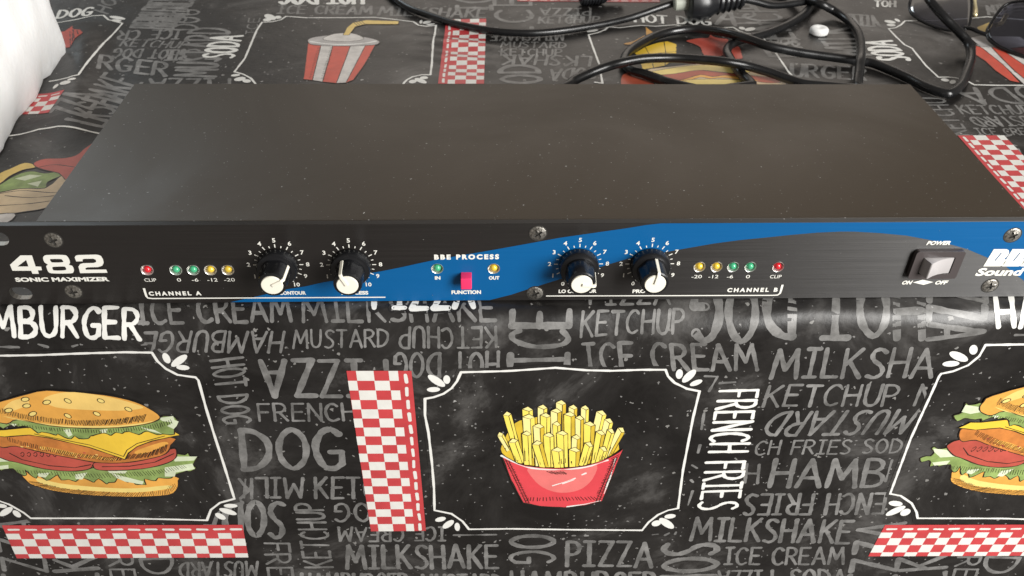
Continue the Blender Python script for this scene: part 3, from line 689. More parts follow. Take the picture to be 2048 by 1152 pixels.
# the fries
def fries():
    p = Print('printed_fries', ['ink', 'fry', 'fry_light', 'fry_dark', 'carton', 'carton_light', 'white'], 4)
    sticks = [((1018, 900), (1000, 868), 13), ((1036, 905), (1014, 827), 17), ((1058, 905), (1055, 817), 22), ((1085, 900), (1085, 813), 20), ((1121, 900), (1122, 804), 21), ((1145, 900), (1146, 813), 18), ((1167, 900), (1170, 814), 17), ((1184, 905), (1203, 824), 22), ((1200, 908), (1218, 840), 19), ((1214, 912), (1243, 858), 17),
              ((1062, 915), (1057, 832), 25), ((1090, 915), (1091, 829), 21), ((1112, 915), (1112, 820), 22), ((1139, 915), (1139, 827), 23), ((1158, 918), (1159, 834), 18), ((1115, 920), (1113, 846), 16), ((1176, 918), (1179, 846), 23), ((1205, 918), (1222, 860), 16), ((1100, 920), (1098, 868), 20),
              ((1042, 925), (1026, 880), 20), ((1056, 928), (1053, 865), 19), ((1080, 930), (1077, 850), 22), ((1099, 932), (1097, 868), 21), ((1126, 932), (1124, 864), 23), ((1150, 930), (1152, 872), 18), ((1190, 926), (1201, 863), 19), ((1088, 933), (1074, 884), 21), ((1118, 934), (1114, 897), 23), ((1148, 932), (1149, 897), 23), ((1164, 930), (1178, 886), 18), ((1197, 924), (1207, 895), 17)]
    p.poly(smooth(X((1004, 905), (1008, 880), (1030, 846), (1062, 836), (1120, 828), (1180, 842), (1216, 866), (1238, 898), (1180, 930), (1100, 934), (1040, 925)), 3, True), 'fry_dark')
    for (b, t, w) in sticks:
        b, t = np.array(b, float), np.array(t, float); d = (t - b) / np.linalg.norm(t - b); n = np.array([-d[1], d[0]]); n = n if n[0] > 0 else -n
        h = w / 2
        L0, R0, L1, R1 = b - n * h * .85, b + n * h * .85, t - n * h + d * 0, t + n * h - d * 2
        m0, m1 = b + n * h * .25, t + n * h * .25 - d * 5
        tp_ = t + d * 5 + n * h * .1
        lc = ['fry', 'fry_light', 'fry'][random.randrange(3)]
        p.poly(X(L0, m0, m1, L1), lc); p.poly(X(m0, R0, R1, m1), random.choice(['fry', 'fry_dark', 'fry'])); p.poly(X(L1, m1, R1, tp_), 'fry_light')
        for q in ([L0, L1, m1, R1, R0], [L1, tp_, R1], [m0, m1]): p.ribbon(X(*q), .00034, 'ink', .25)
        for k in range(3):
            u = random.uniform(.1, .55); o = n * h * random.uniform(-.7, .8)
            p.ribbon(X(b + o + d * 8, b + o + (t - b) * u), .0003, 'ink', .3)
    bx = smooth(X((1002, 905), (1012, 914), (1050, 928), (1110, 934), (1170, 929), (1215, 914), (1240, 900)), 3) + X((1246, 896), (1204, 1000), (1170, 1008), (1130, 1013), (1080, 1010), (1046, 1003), (1022, 958))
    p.poly(bx, 'carton'); p.ribbon(bx, .0007, 'ink', .3, closed=True)
    p.poly(smooth(X((1056, 933), (1066, 955), (1085, 972), (1112, 982), (1140, 982), (1165, 974), (1185, 955), (1194, 928), (1165, 934), (1110, 939)), 3, True), 'carton_light')
    p.ribbon(smooth(X((1003, 909), (1050, 931), (1110, 937), (1170, 932), (1215, 918)), 4), .0009, 'white', .5)
    p.ribbon(X((1231, 915), (1222, 945), (1208, 985)), .0008, 'white', .5); p.ribbon(X((1134, 1011), (1170, 1006), (1200, 999)), .0007, 'white', .4)
    p.ribbon(X((1105, 969), (1128, 962), (1150, 954)), .0007, 'white', .4); p.ribbon(X((1125, 965), (1148, 957)), .0007, 'white', .4); p.ribbon(X((1164, 947), (1171, 944)), .0009, 'white', .3)
    for a, b, n in (([(1008, 915), (1050, 1003)], [(1022, 920), (1062, 1005)], 26), ([(1240, 905), (1202, 998)], [(1222, 915), (1186, 1002)], 26), ([(1050, 1000), (1200, 998)], [(1056, 992), (1192, 990)], 22), ([(1092, 940), (1128, 940)], [(1108, 946), (1140, 946)], 8)):
        hatch(p, X(*a), X(*b), n, .00035)
    for a in ([(1012, 918), (1052, 1002)], [(1018, 920), (1058, 1003)], [(1234, 912), (1198, 1000)], [(1228, 915), (1192, 1000)]): p.ribbon(X(*a), .0003, 'ink', .3)
    return p.done()
fries()

# paper cups, hot dog and sandwich on the table top
def cup():
    p = Print('printed_soda_cup', ['ink', 'cup_red', 'cup_white', 'lid', 'white', 'straw'], 4)
    for m, q in (('cup_red', [(616, 87), (642, 91), (625, 161), (607, 159)]), ('cup_white', [(642, 91), (666, 91), (645, 164), (625, 161)]), ('cup_red', [(666, 91), (701, 92), (673, 167), (645, 164)]), ('cup_white', [(701, 92), (731, 91), (692, 166), (673, 167)]), ('cup_red', [(731, 91), (751, 90), (729, 130), (707, 160), (692, 166)])):
        z = X(*q); p.poly(z, m); p.ribbon(z, .0006, 'ink', .2, closed=True)
    hatch(p, X((635, 95), (618, 158)), X((640, 95), (622, 158)), 24, .0004); hatch(p, X((668, 95), (648, 160)), X((660, 95), (640, 160)), 24, .0004)
    z = smooth(X((616, 85), (619, 78), (642, 73), (687, 70), (735, 76), (757, 82), (758, 87), (745, 91), (687, 93), (630, 91)), 3, True)
    p.poly(z, 'lid'); p.ribbon(z, .0007, 'ink', .2, closed=True)
    z = smooth(X((646, 80), (662, 70), (687, 67), (712, 69), (728, 79), (690, 84)), 3, True); p.poly(z, 'cup_white'); p.ribbon(z, .0006, 'ink', .2, closed=True)
    p.ribbon(smooth(X((622, 84), (650, 88), (690, 90), (730, 87), (752, 83)), 3), .0016, 'white', .3)
    z = X((686, 71), (698, 71), (711, 54), (732, 49), (797, 49), (798, 43), (732, 41), (706, 46), (694, 56)); p.poly(z, 'straw'); p.ribbon(z, .0006, 'ink', .2, closed=True)
    for k in range(4): p.ribbon(X((708 + k * 5, 46 - k), (716 + k * 5, 53 - k)), .0006, 'ink')
    p.done()
    p = Print('printed_soda_cup', ['ink', 'cup_red', 'cup_white', 'lid', 'straw'], 4)
    for m, q in (('cup_red', [(1951, 92), (1965, 96), (2005, 128), (2040, 166), (2020, 162), (1990, 141), (1970, 122), (1951, 110)]), ('cup_white', [(1951, 90), (1978, 90), (2000, 114), (2030, 144), (2066, 172), (2050, 172), (2005, 129), (1965, 97)]), ('cup_red', [(1978, 90), (1992, 92), (2050, 132), (2095, 172), (2066, 172), (2030, 143), (2000, 113)]), ('cup_white', [(1992, 92), (2020, 96), (2120, 172), (2095, 172), (2050, 132)]), ('cup_red', [(2020, 96), (2060, 96), (2140, 165), (2120, 172)]), ('lid', [(1940, 76), (1960, 72), (2040, 74), (2066, 92), (2020, 97), (1960, 94)]), ('straw', [(1953, 55), (1978, 45), (1986, 49), (1975, 68), (1958, 64)])):
        z = X(*q); p.poly(z, m); p.ribbon(z, .0006, 'ink', .2, closed=True)
    p.done()
    p = Print('printed_cola_splash', ['ink', 'cup_red'], 4)
    for q in ([(110, 66), (130, 63), (145, 52), (147, 59), (160, 60), (166, 66), (150, 78), (141, 95), (133, 96), (118, 90)],):
        z = X(*q); p.poly(z, 'cup_red'); hatch(p, z[:5], z[5:][::-1], 6, .0007)
    p.done()
cup()

def hot_dog():
    p = Print('printed_hot_dog', ['ink', 'cheese', 'cream', 'meat', 'bun', 'rim', 'tomato', 'carton'], 4)
    def sh(m, q, sm=True):
        z = smooth(X(*q), 3, True) if sm else X(*q); p.poly(z, m); p.ribbon(z, .0006, 'ink', .2, closed=True)
    sh('meat', [(1243, 153), (1260, 146), (1290, 158), (1330, 170), (1330, 184), (1250, 178)])
    sh('cream', [(1290, 142), (1340, 134), (1390, 129), (1440, 128), (1500, 138), (1550, 152), (1572, 168), (1560, 184), (1350, 184), (1310, 168)])
    sh('rim', [(1296, 146), (1340, 137), (1390, 131), (1440, 131), (1500, 142), (1478, 148), (1430, 143), (1395, 141), (1350, 148), (1310, 152)])
    sh('meat', [(1312, 152), (1350, 148), (1395, 141), (1430, 144), (1478, 149), (1540, 156), (1562, 165), (1530, 166), (1480, 158), (1440, 155), (1400, 152), (1360, 161), (1335, 162)])
    sh('bun', [(1340, 163), (1365, 160), (1400, 150), (1425, 154), (1450, 151), (1480, 155), (1520, 162), (1480, 160), (1445, 156), (1420, 158), (1400, 155), (1370, 164)])
    sh('rim', [(1345, 168), (1380, 160), (1430, 159), (1490, 161), (1500, 168), (1500, 180), (1350, 180)])
    sh('cheese', [(1269, 107), (1290, 94), (1315, 86), (1335, 83), (1353, 89), (1352, 118), (1330, 132), (1285, 140), (1283, 133), (1279, 118)], False)
    for q in ([(1290, 94), (1300, 112), (1308, 138)], [(1328, 85), (1332, 108), (1330, 131)], [(1280, 110), (1352, 104)]): p.ribbon(X(*q), .0006, 'ink', .2)
    sh('tomato', [(1372, 82), (1395, 77), (1415, 76), (1420, 70), (1428, 74), (1440, 77), (1458, 80), (1447, 95), (1445, 112), (1410, 113), (1400, 95), (1383, 87)])
    sh('tomato', [(1463, 98), (1478, 94), (1484, 110), (1484, 118), (1462, 116)]); sh('bun', [(1291, 54), (1306, 65), (1292, 74)], False); sh('bun', [(1247, 88), (1268, 82), (1290, 71), (1284, 84), (1262, 90)])
    p.done()
    p = Print('printed_sandwich', ['ink', 'tomato', 'straw', 'lettuce', 'lettuce_light', 'cream', 'cup_white'], 4)
    sh2 = sh
    for m, q in (('cream', [(-30, 392), (0, 386), (40, 378), (92, 376), (125, 350), (150, 352), (118, 400), (90, 417), (50, 424), (0, 431), (-30, 434)]), ('cup_white', [(-30, 434), (30, 427), (15, 446), (-30, 452)]),
                 ('lettuce', [(-30, 384), (0, 370), (30, 352), (60, 343), (90, 347), (110, 345), (127, 350), (96, 364), (90, 377), (40, 378), (0, 385)]), ('straw', [(-30, 372), (0, 347), (20, 338), (50, 326), (70, 330), (70, 336), (45, 341), (20, 353), (0, 368)]),
                 ('tomato', [(67, 327), (91, 318), (125, 317), (150, 312), (172, 296), (195, 284), (140, 357), (118, 347), (80, 338)])):
        z = smooth(X(*q), 3, True); p.poly(z, m); p.ribbon(z, .0007, 'ink', .3, closed=True)
    for q in ([(-20, 392), (40, 382), (100, 386), (122, 384)], [(10, 392), (60, 396), (112, 392)], [(0, 412), (60, 408), (105, 402)], [(80, 335), (110, 330), (150, 335)]): p.ribbon(smooth(X(*q), 4), .0006, 'ink', .3)
    for q in ([(30, 358), (60, 350), (84, 352), (50, 362)], [(55, 368), (84, 362), (76, 374)]): p.poly(X(*q), 'lettuce_light')
    p.done()
hot_dog()

# loose chalk marks, broken bits of letters at the edges of the cards
for q in ([(1410, 752), (1435, 753), (1418, 782)], [(1411, 817), (1414, 816)], [(1408, 826), (1403, 858)], [(1400, 890), (1396, 905)], [(1394, 936), (1384, 930)], [(1382, 960), (1386, 964)], [(1385, 982), (1376, 1010)], [(1784, 920), (1771, 962)], [(77, 688), (95, 693)], [(145, 693), (155, 690)], [(283, 690), (292, 688)], [(-5, 692), (38, 693)], [(908, 1070), (992, 1069)], [(280, 644), (287, 643)], [(1440, 766), (1470, 764)], [(491, 958), (488, 995)], [(2032, 672), (2060, 671)], [(1145, 1071), (1150, 1071)], [(1170, 1071), (1176, 1071)], [(1305, 1069), (1316, 1068)], [(1330, 1070), (1338, 1066)], [(1350, 1068), (1352, 1064)]):
    p = Print('printed_chalk_mark', ['chalk'], 1); p.ribbon(X(*q), .0013, 'chalk', .3); p.done()

# ------------------------------------------------------------------ the rack unit
PX0, PX1, PZ0, PZ1, PT = -.2237, .279, .0004, .0440, .0030       # front panel
CX0, CX1, CY1, CZ1 = -.19404, .25057, .14464, .0434              # chassis behind it
UNIT = thing('audio_processor', 'flat black rack-mount audio processor with blue swoosh, knobs and lights, lying on the tablecloth', 'audio processor', (0, 0, 0))

LEDS = [((294.3, 540), 'led_red'), ((351.6, 540), 'led_green'), ((386.3, 540), 'led_green'), ((420.7, 540), 'led_yellow'), ((455.8, 540), 'led_yellow'),
        ((874.6, 537), 'led_green'), ((987.5, 537), 'led_yellow'),
        ((1399, 533.7), 'led_yellow'), ((1433, 533.7), 'led_yellow'), ((1466, 533.7), 'led_green'), ((1500.6, 533.7), 'led_green'), ((1556, 533.7), 'led_red')]
LR = .0028
LC = [(at_y(*p)[0], at_y(*p)[2], c) for p, c in LEDS]

def slot(cx, cz, w, h, n=8):
    r = h / 2; dx = w / 2 - r
    return [(cx + dx + r * math.cos(a), cz + r * math.sin(a)) for a in np.linspace(-math.pi / 2, math.pi / 2, n)] + [(cx - dx - r * math.cos(a), cz - r * math.sin(a)) for a in np.linspace(-math.pi / 2, math.pi / 2, n)]
def circ(cx, cz, r, n=20): return [(cx + r * math.cos(2 * math.pi * k / n), cz + r * math.sin(2 * math.pi * k / n)) for k in range(n)]

def plate(name, outer, holes, y0, y1, mats, parent, wall_mi=1, rim_mi=0):
    """a flat plate in the XZ plane from y0 (front) to y1 with holes cut right through"""
    loops = [outer] + holes
    tri = tessellate_polygon([[Vector((x, z, 0)) for x, z in l] for l in loops])
    flat = [q for l in loops for q in l]; n = len(flat); vs_, fs, mi = [], [], []
    vs_ = [(x, y0, z) for x, z in flat] + [(x, y1, z) for x, z in flat]
    for t in tri:
        a, b, c = (flat[i] for i in t)
        cw = (b[0] - a[0]) * (c[1] - a[1]) - (b[1] - a[1]) * (c[0] - a[0])
        t = tuple(t) if cw > 0 else (t[0], t[2], t[1])
        fs.append(t); fs.append(tuple(n + i for i in reversed(t))); mi += [0, 0]
    b = 0
    for li, l in enumerate(loops):
        k = len(l); area = sum(l[i][0] * l[(i + 1) % k][1] - l[(i + 1) % k][0] * l[i][1] for i in range(k))
        for i in range(k):
            j = (i + 1) % k; q = (b + i, n + b + i, n + b + j, b + j)
            if (area > 0) == (li > 0): q = tuple(reversed(q))
            fs.append(q); mi.append(rim_mi if li == 0 else wall_mi)
        b += k
    o = mesh_obj(name, vs_, fs, mats, parent, midx=mi)
    uv = o.data.uv_layers.new(name='UVMap')
    for l in o.data.loops: uv.data[l.index].uv = (o.data.vertices[l.vertex_index].co.x, o.data.vertices[l.vertex_index].co.z)
    return o

def rrect(x0, x1, z0, z1, r, n=5):
    o = []
    for cx, cz, a0 in ((x1 - r, z1 - r, 0), (x0 + r, z1 - r, 90), (x0 + r, z0 + r, 180), (x1 - r, z0 + r, 270)):
        o += [(cx + r * math.cos(math.radians(a0 + 90 * k / n)), cz + r * math.sin(math.radians(a0 + 90 * k / n))) for k in range(n + 1)]
    return o
SLOTS = [slot(-.2118, .0372, .0103, .0070), slot(-.2113, .0068, .0103, .0070), slot(.2675, .0372, .0103, .0070), slot(.2675, .0068, .0103, .0070)]
panel = plate('front_panel', rrect(PX0, PX1, PZ0, PZ1, .0006, 3), SLOTS + [circ(x, z, LR) for x, z, c in LC], 0, PT, ['panel', 'alu'], UNIT)
panel['label'] = 'brushed black front panel with a blue swoosh and white lettering'

# chassis: box with a lid plate folded over its top and a fine gap behind the panel
bm = box_bm(CX0, CX1, PT + .0003, CY1, .0005, CZ1 - .0012)
chs = bm_obj('chassis', bm, ['lid_top'], UNIT, bevel=.0004, seg=1)
bm = box_bm(CX0 - .0010, CX1 + .0010, PT + .0010, CY1 + .0008, CZ1 - .0011, CZ1)
bm_obj('top_cover', bm, ['lid_top'], UNIT, smooth=True, bevel=.0007, seg=3)
for x0, x1 in ((CX0 - .0010, CX0 - .0002), (CX1 + .0002, CX1 + .0010)):
    bm_obj('side_flange', box_bm(x0, x1, PT + .0010, CY1 + .0008, .006, CZ1 - .0012), ['lid_top'], UNIT, bevel=.0003, seg=1)

# print on the panel: thin sheets standing 0.1 mm proud
def pm(px, py):
    q = at_y(px, py); return (q[0], min(max(q[2], PZ0 + .0003), PZ1 - .0003))
def sheet(name, loops, m, lift=.00010):
    tri = tessellate_polygon([[Vector((x, z, 0)) for x, z in l] for l in loops]); flat = [q for l in loops for q in l]; fs = []
    for t in tri:
        a, b, c = (flat[i] for i in t); cw = (b[0] - a[0]) * (c[1] - a[1]) - (b[1] - a[1]) * (c[0] - a[0])
        fs.append(tuple(t) if cw > 0 else (t[0], t[2], t[1]))
    return mesh_obj(name, [(x, -lift, z) for x, z in flat], fs, [m], panel)

upper = [(461, 605), (513, 592.7), (576, 578), (611, 572.6), (648, 564), (667, 561), (741, 546), (767, 541.5), (804, 534), (840, 526), (868.5, 520), (908, 513), (967, 503), (1040, 490), (1119, 475.5), (1206, 463), (1258, 455.6), (1291, 450), (1322, 445)]
lowr = [(1973.6, 514.6), (1934, 498), (1904, 489.5), (1855.6, 479), (1812, 471), (1760, 466), (1708, 463), (1680, 463), (1635, 465), (1583, 469.5), (1540, 474), (1479, 480), (1427, 487), (1375, 496), (1336, 503), (1263, 515), (1217, 528.5), (1123, 557), (1085, 569), (1050, 580), (1023, 589), (979, 602.5)]
right = [(2095, 600), (2070, 580), (2048, 561), (2038, 554), (2012, 533)]
top_r = [(PX1 - .0003, PZ1 - .0003), (PX1 - .0003, PZ0 + .0003)]
sw = [pm(*q) for q in upper]; sw[0] = (sw[0][0], PZ0 + .0003); sw[-1] = (sw[-1][0], PZ1 - .0003)
lo = [pm(*q) for q in right + lowr]; lo[-1] = (lo[-1][0], PZ0 + .0003); lo[0] = (min(lo[0][0], PX1 - .001), PZ0 + .0003)
outer = sw + top_r + lo
def inside(p, poly):
    c = False
    for (x0, y0), (x1, y1) in zip(poly, poly[1:] + poly[:1]):
        if (y0 > p[1]) != (y1 > p[1]) and p[0] < (x1 - x0) * (p[1] - y0) / (y1 - y0) + x0: c = not c
    return c
holes = [circ(x, z, LR + .00005) for x, z, c in LC if inside((x, z), outer)] + [s for s in SLOTS[2:] if all(inside(q, outer) for q in s)]
sheet('blue_swoosh', [outer] + holes, 'blue', .00008)

def panel_text(text, xl_, yb, xr, cap, shear=0.0, bold=0.0, name='printed_text', spacing=1.0, lower=False):
    """built-in font text fitted between two photo columns on the panel"""
    cu = bpy.data.curves.new('text', 'FONT'); cu.body = text; cu.offset = bold; cu.space_character = spacing; cu.resolution_u = 3
    o = bpy.data.objects.new('text', cu); COL.objects.link(o)
    bpy.context.view_layer.update()
    me = bpy.data.meshes.new_from_object(o.evaluated_get(bpy.context.evaluated_depsgraph_get()))
    bpy.data.objects.remove(o); bpy.data.curves.remove(cu)
    a, b = at_y(xl_, yb), at_y(xr, yb); c = at_y((xl_ + xr) / 2, yb - cap); zb = at_y((xl_ + xr) / 2, yb)[2]; hh = c[2] - zb
    v = np.array([tuple(q.co) for q in me.vertices])
    cap_h = v[:, 1].max() if not lower else v[:, 1].max()
    sc = hh / cap_h
    xs = v[:, 0]
    x0, x1 = xs.min(), xs.max(); wid = b[0] - a[0] - abs(shear) * hh
    for q, (x, y, _) in zip(me.vertices, v):
        q.co = (a[0] + (x - x0) / (x1 - x0) * wid + y * sc * shear, -.00018, zb + y * sc)
    me.name = name
    me.flip_normals() if me.polygons and me.polygons[0].normal.y > 0 else None
    return link(name, me, ['ink_white'], panel)

for a in [('SONIC MAXIMIZER', 32, 562.0, 220, 8.0, 0, .046), ('CLIP', 290, 562.8, 313.5, 6.6, 0, .004), ('0', 355, 562.5, 363, 6.6, 0, .004), ('-6', 384.6, 562.5, 397.6, 6.6, 0, .004), ('-12', 415.5, 562.5, 436, 6.6, 0, .004), ('-20', 449, 562.3, 470.5, 6.6, 0, .004),
          ('-20', 1382.5, 556, 1403, 6.6, 0, .004), ('-12', 1416, 556, 1436, 6.6, 0, .004), ('-6', 1453, 556, 1465.5, 6.6, 0, .004), ('0', 1491, 556, 1499, 6.6, 0, .004), ('CLIP', 1539, 556, 1562, 6.6, 0, .004),
          ('CHANNEL A', 298.6, 590, 403.7, 7.8, 0, .05, 'printed_text', 1.45), ('CHANNEL B', 1453.7, 583, 1554.4, 7.8, 0, .05, 'printed_text', 1.45),
          ('LO CONTOUR', 543, 588.7, 612.5, 6.8, 0, .046), ('PROCESS', 683, 588.4, 737, 6.8, 0, .046), ('LO CONTOUR', 1117, 585, 1193, 6.8, 0, .046), ('PROCESS', 1264.5, 585, 1320, 6.8, 0, .046),
          ('BBE PROCESS', 868.5, 517.7, 998, 9.4, 0, .056, 'printed_text', 1.4), ('IN', 869.8, 558.4, 881, 6.5, 0, .046), ('OUT', 977.6, 558.4, 998.8, 6.6, 0, .046), ('FUNCTION', 903, 587.2, 962, 7.1, 0, .046),
          ('POWER', 1852, 489, 1902, 7.6, .25, .05), ('ON', 1802, 568, 1823.5, 7.4, .25, .05), ('OFF', 1868, 568, 1894.6, 7.4, .25, .05), ('Sound Inc.', 1949, 550, 2106, 14.8, .22, .042)]:
    panel_text(*a)

Z1 = lambda pts: [pm(x / 5.76, 420 + y / 5.76) for x, y in pts]
Z7 = lambda pts, dx=0: [pm(1708 + (x + dx) / 5.76, 420 + y / 5.76) for x, y in pts]
sheet('printed_numeral', [Z1([(237, 520), (370, 520), (412, 648), (475, 650), (485, 690), (437, 693), (450, 732), (375, 732), (362, 697), (145, 697), (117, 628)]), Z1([(202, 648), (330, 648), (303, 573)])], 'ink_white', .00018)
sheet('printed_numeral', [smooth(Z1([(560, 515), (730, 515), (775, 530), (800, 570), (808, 605), (797, 628), (835, 642), (852, 680), (848, 710), (815, 727), (620, 728), (565, 715), (545, 680), (535, 642), (553, 626), (515, 600), (498, 555), (512, 525)]), 3, True), smooth(Z1([(590, 562), (700, 562), (720, 575), (725, 598), (612, 602), (588, 590), (578, 570)]), 3, True), smooth(Z1([(620, 652), (735, 648), (758, 660), (765, 680), (740, 692), (630, 694), (610, 680), (605, 662)]), 3, True)], 'ink_white', .00018)
sheet('printed_numeral', [Z1([(900, 516), (1100, 511), (1135, 514), (1165, 527), (1188, 565), (1196, 605), (1178, 640), (1130, 655), (1010, 658), (985, 668), (990, 685), (1225, 683), (1240, 720), (925, 725), (905, 650), (925, 620), (960, 610), (1085, 607), (1110, 595), (1105, 570), (1075, 558), (970, 560), (950, 570), (955, 588), (880, 590), (862, 545), (872, 525)])], 'ink_white', .00018)
for dx in (0, 214):
    sheet('printed_logo_letter', [Z7([(1610, 448), (1755, 448), (1780, 460), (1785, 485), (1775, 515), (1755, 540), (1733, 553), (1746, 570), (1742, 600), (1715, 632), (1680, 647), (1487, 647)], dx), Z7([(1692, 488), (1702, 492), (1626, 584), (1614, 582)], dx)], 'ink_white', .00018)
sheet('printed_logo_letter', [Z7([(2038, 448), (2170, 448), (2150, 500), (2080, 505), (2070, 530), (2140, 530), (2120, 570), (2050, 572), (2035, 600), (2105, 600), (2088, 647), (1915, 647)])], 'ink_white', .00018)
sheet('printed_diamond', [Z7([(677, 832), (790, 800), (913, 828), (800, 860)])], 'ink_white', .00018)

def panel_line(pts, w, lift=.00018, name='printed_line', parent=None):
    P = np.array([pm(*q) for q in pts]); T = np.gradient(P, axis=0); T /= np.linalg.norm(T, axis=1)[:, None]; N = np.stack([-T[:, 1], T[:, 0]], 1)
    w = np.array(w if hasattr(w, '__len__') else [w] * len(P))[:, None] / 2
    L, Q = P + N * w, P - N * w; n = len(P)
    v = [(x, -lift, z) for x, z in L] + [(x, -lift, z) for x, z in Q]
    return mesh_obj(name, v, [(n + i, n + i + 1, i + 1, i) for i in range(n - 1)], ['ink_white'], panel)
panel_line([(288, 576), (290, 583), (293, 592), (296, 595.5), (305, 596.6), (500, 595.4), (771, 594)], [.00105, .00105, .0010, .0008, .00065, .0006, .0006])
panel_line([(1092, 591.5), (1300, 591), (1545, 590.2), (1555, 589.6), (1560, 586), (1562.5, 578), (1565, 569)], [.0006, .0006, .0006, .0007, .0009, .00105, .00105])

# knobs with their printed scales
KN = [(556.5, 529, 60), (702.5, 529, -24), (1157, 527.6, 98), (1299.5, 527.2, 10)]
def make_knob():
    """a knob in local space, Z pointing out of the panel, pointer along +Y"""
    k = bpy.data.objects.new('knob', None); k.empty_display_size = .01; COL.objects.link(k); k.parent = UNIT
    bm_obj('skirt', lathe_bm([(0, .0004), (.0089, .0004), (.0091, .0010), (.0091, .0042), (.0086, .0050), (.0071, .0053), (.0068, .0055), (0, .0055)], 48), ['knob'], k, smooth=True)
    # body: tapered, with three shallow flats cut into it
    bm = bmesh.new(); n = 60; rings = []
    for r, h in ((.0069, .0053), (.0067, .009), (.00645, .0140), (.0062, .0148), (.0056, .0151), (.0, .0151)):
        if r == 0: rings.append([bm.verts.new((0, 0, h))]); continue
        ring = []
        for i in range(n):
            a = 2 * math.pi * i / n; rr = r
            for fa in (150, 270, 30):
                d = (math.degrees(a) - fa + 180) % 360 - 180
                if abs(d) < 24 and h < .0143: rr = min(rr, r * .925 / math.cos(math.radians(d)))
            ring.append(bm.verts.new((rr * math.cos(a), rr * math.sin(a), h)))
        rings.append(ring)
    for a, b in zip(rings, rings[1:]):
        for i in range(n):
            j = (i + 1) % n
            bm.faces.new([a[i], a[j], b[j], b[i]] if len(b) > 1 else [a[i], a[j], b[0]])
    bm_obj('body', bm, ['knob'], k, smooth=True, sharp=25)
    bm_obj('cap', lathe_bm([(.00485, .0149), (.00485, .0153), (.0046, .0157), (.0030, .01575), (0, .0156)], 40), ['ivory'], k, smooth=True)
    # pointer: a raised rib over the cap edge and down the side
    prof_ = [(.0002, .0155), (.0002, .0163), (.0052, .0164), (.0066, .0157), (.0073, .0060), (.0068, .0060), (.0060, .0148), (.0050, .0154)]
    bm = bmesh.new(); a = [bm.verts.new((-.00072, y, z)) for y, z in prof_]; b = [bm.verts.new((.00072, y, z)) for y, z in prof_]
    bm.faces.new(a); bm.faces.new(list(reversed(b)))
    for i in range(len(a)): bm.faces.new([a[i], a[(i + 1) % len(a)], b[(i + 1) % len(a)], b[i]])
    bm_obj('pointer', bm, ['ivory'], k, bevel=.00012, seg=1)
    return k
def copy_tree(o, parent):
    c = o.copy(); COL.objects.link(c); c.parent = parent
    for ch in list(o.children): copy_tree(ch, c)
    return c
k0 = make_knob()
for i, (px, py, ang) in enumerate(KN):
    q = at_y(px, py)
    k = k0 if i == 0 else copy_tree(k0, UNIT)
    k.matrix_local = Matrix.Translation((q[0], -.0001, q[2])) @ FACE @ Matrix.Rotation(math.radians(-ang), 4, 'Z')
    k['label'] = ['black knob with ivory cap, left of the pair in channel A, pointer at seven', 'black knob with ivory cap, right of the pair in channel A, pointer at four', 'black knob with ivory cap, left of the pair in channel B, pointer at eight', 'black knob with ivory cap, right of the pair in channel B, pointer just past five'][i]
    vs_, fs = [], []
    for t in range(0, 21):
        a = math.radians(-150 + 15 * t); r0, r1, w = (.0095, .0113, .00023) if t % 2 == 0 else (.0095, .0106, .0002)
        dx, dz = math.sin(a), math.cos(a); b = len(vs_)
        for r, sg in ((r0, -1), (r0, 1), (r1, 1), (r1, -1)): vs_.append((q[0] + dx * r + dz * w * sg, -.00018, q[2] + dz * r - dx * w * sg))
        fs.append((b, b + 1, b + 2, b + 3))
    mesh_obj('printed_scale', vs_, fs, ['ink_white'], panel)
    for t in range(11):
        a = math.radians(-150 + 30 * t); cx, cz = q[0] + .0133 * math.sin(a), q[2] + .0133 * math.cos(a)
        cu = bpy.data.curves.new('t', 'FONT'); cu.body = str(t); cu.offset = .022; cu.align_x = 'CENTER'; cu.align_y = 'CENTER'; cu.resolution_u = 2
        o = bpy.data.objects.new('t', cu); COL.objects.link(o); bpy.context.view_layer.update()
        me = bpy.data.meshes.new_from_object(o.evaluated_get(bpy.context.evaluated_depsgraph_get())); bpy.data.objects.remove(o)
        for v in me.vertices: v.co = (cx + v.co.x * .0033, -.00019, cz + v.co.y * .0031)
        me.name = 'printed_numeral'; link('printed_numeral', me, ['ink_white'], panel)

# indicator lights: a chrome cone sunk in the panel and a coloured dome
bez0 = None
for x, z, c in LC:
    o = bm_obj('indicator_light', lathe_bm([(0, -.0023), (.00165, -.0023), (.0017, -.0009), (.00164, -.0003), (.00142, .0002), (.0010, .0006), (.0005, .0008), (0, .00086)], 24), [c], UNIT, smooth=True)
    o.matrix_local = Matrix.Translation((x, 0, z)) @ FACE
    o['label'] = {'led_red': 'red indicator light', 'led_green': 'green indicator light', 'led_yellow': 'yellow indicator light'}[c]
    b = bm_obj('bezel', lathe_bm([(.00280, .0), (.00277, .00025), (.0026, .0001), (.0024, -.0012), (.0021, -.0024), (.0, -.0024)], 28), ['bezel'], o, smooth=True)

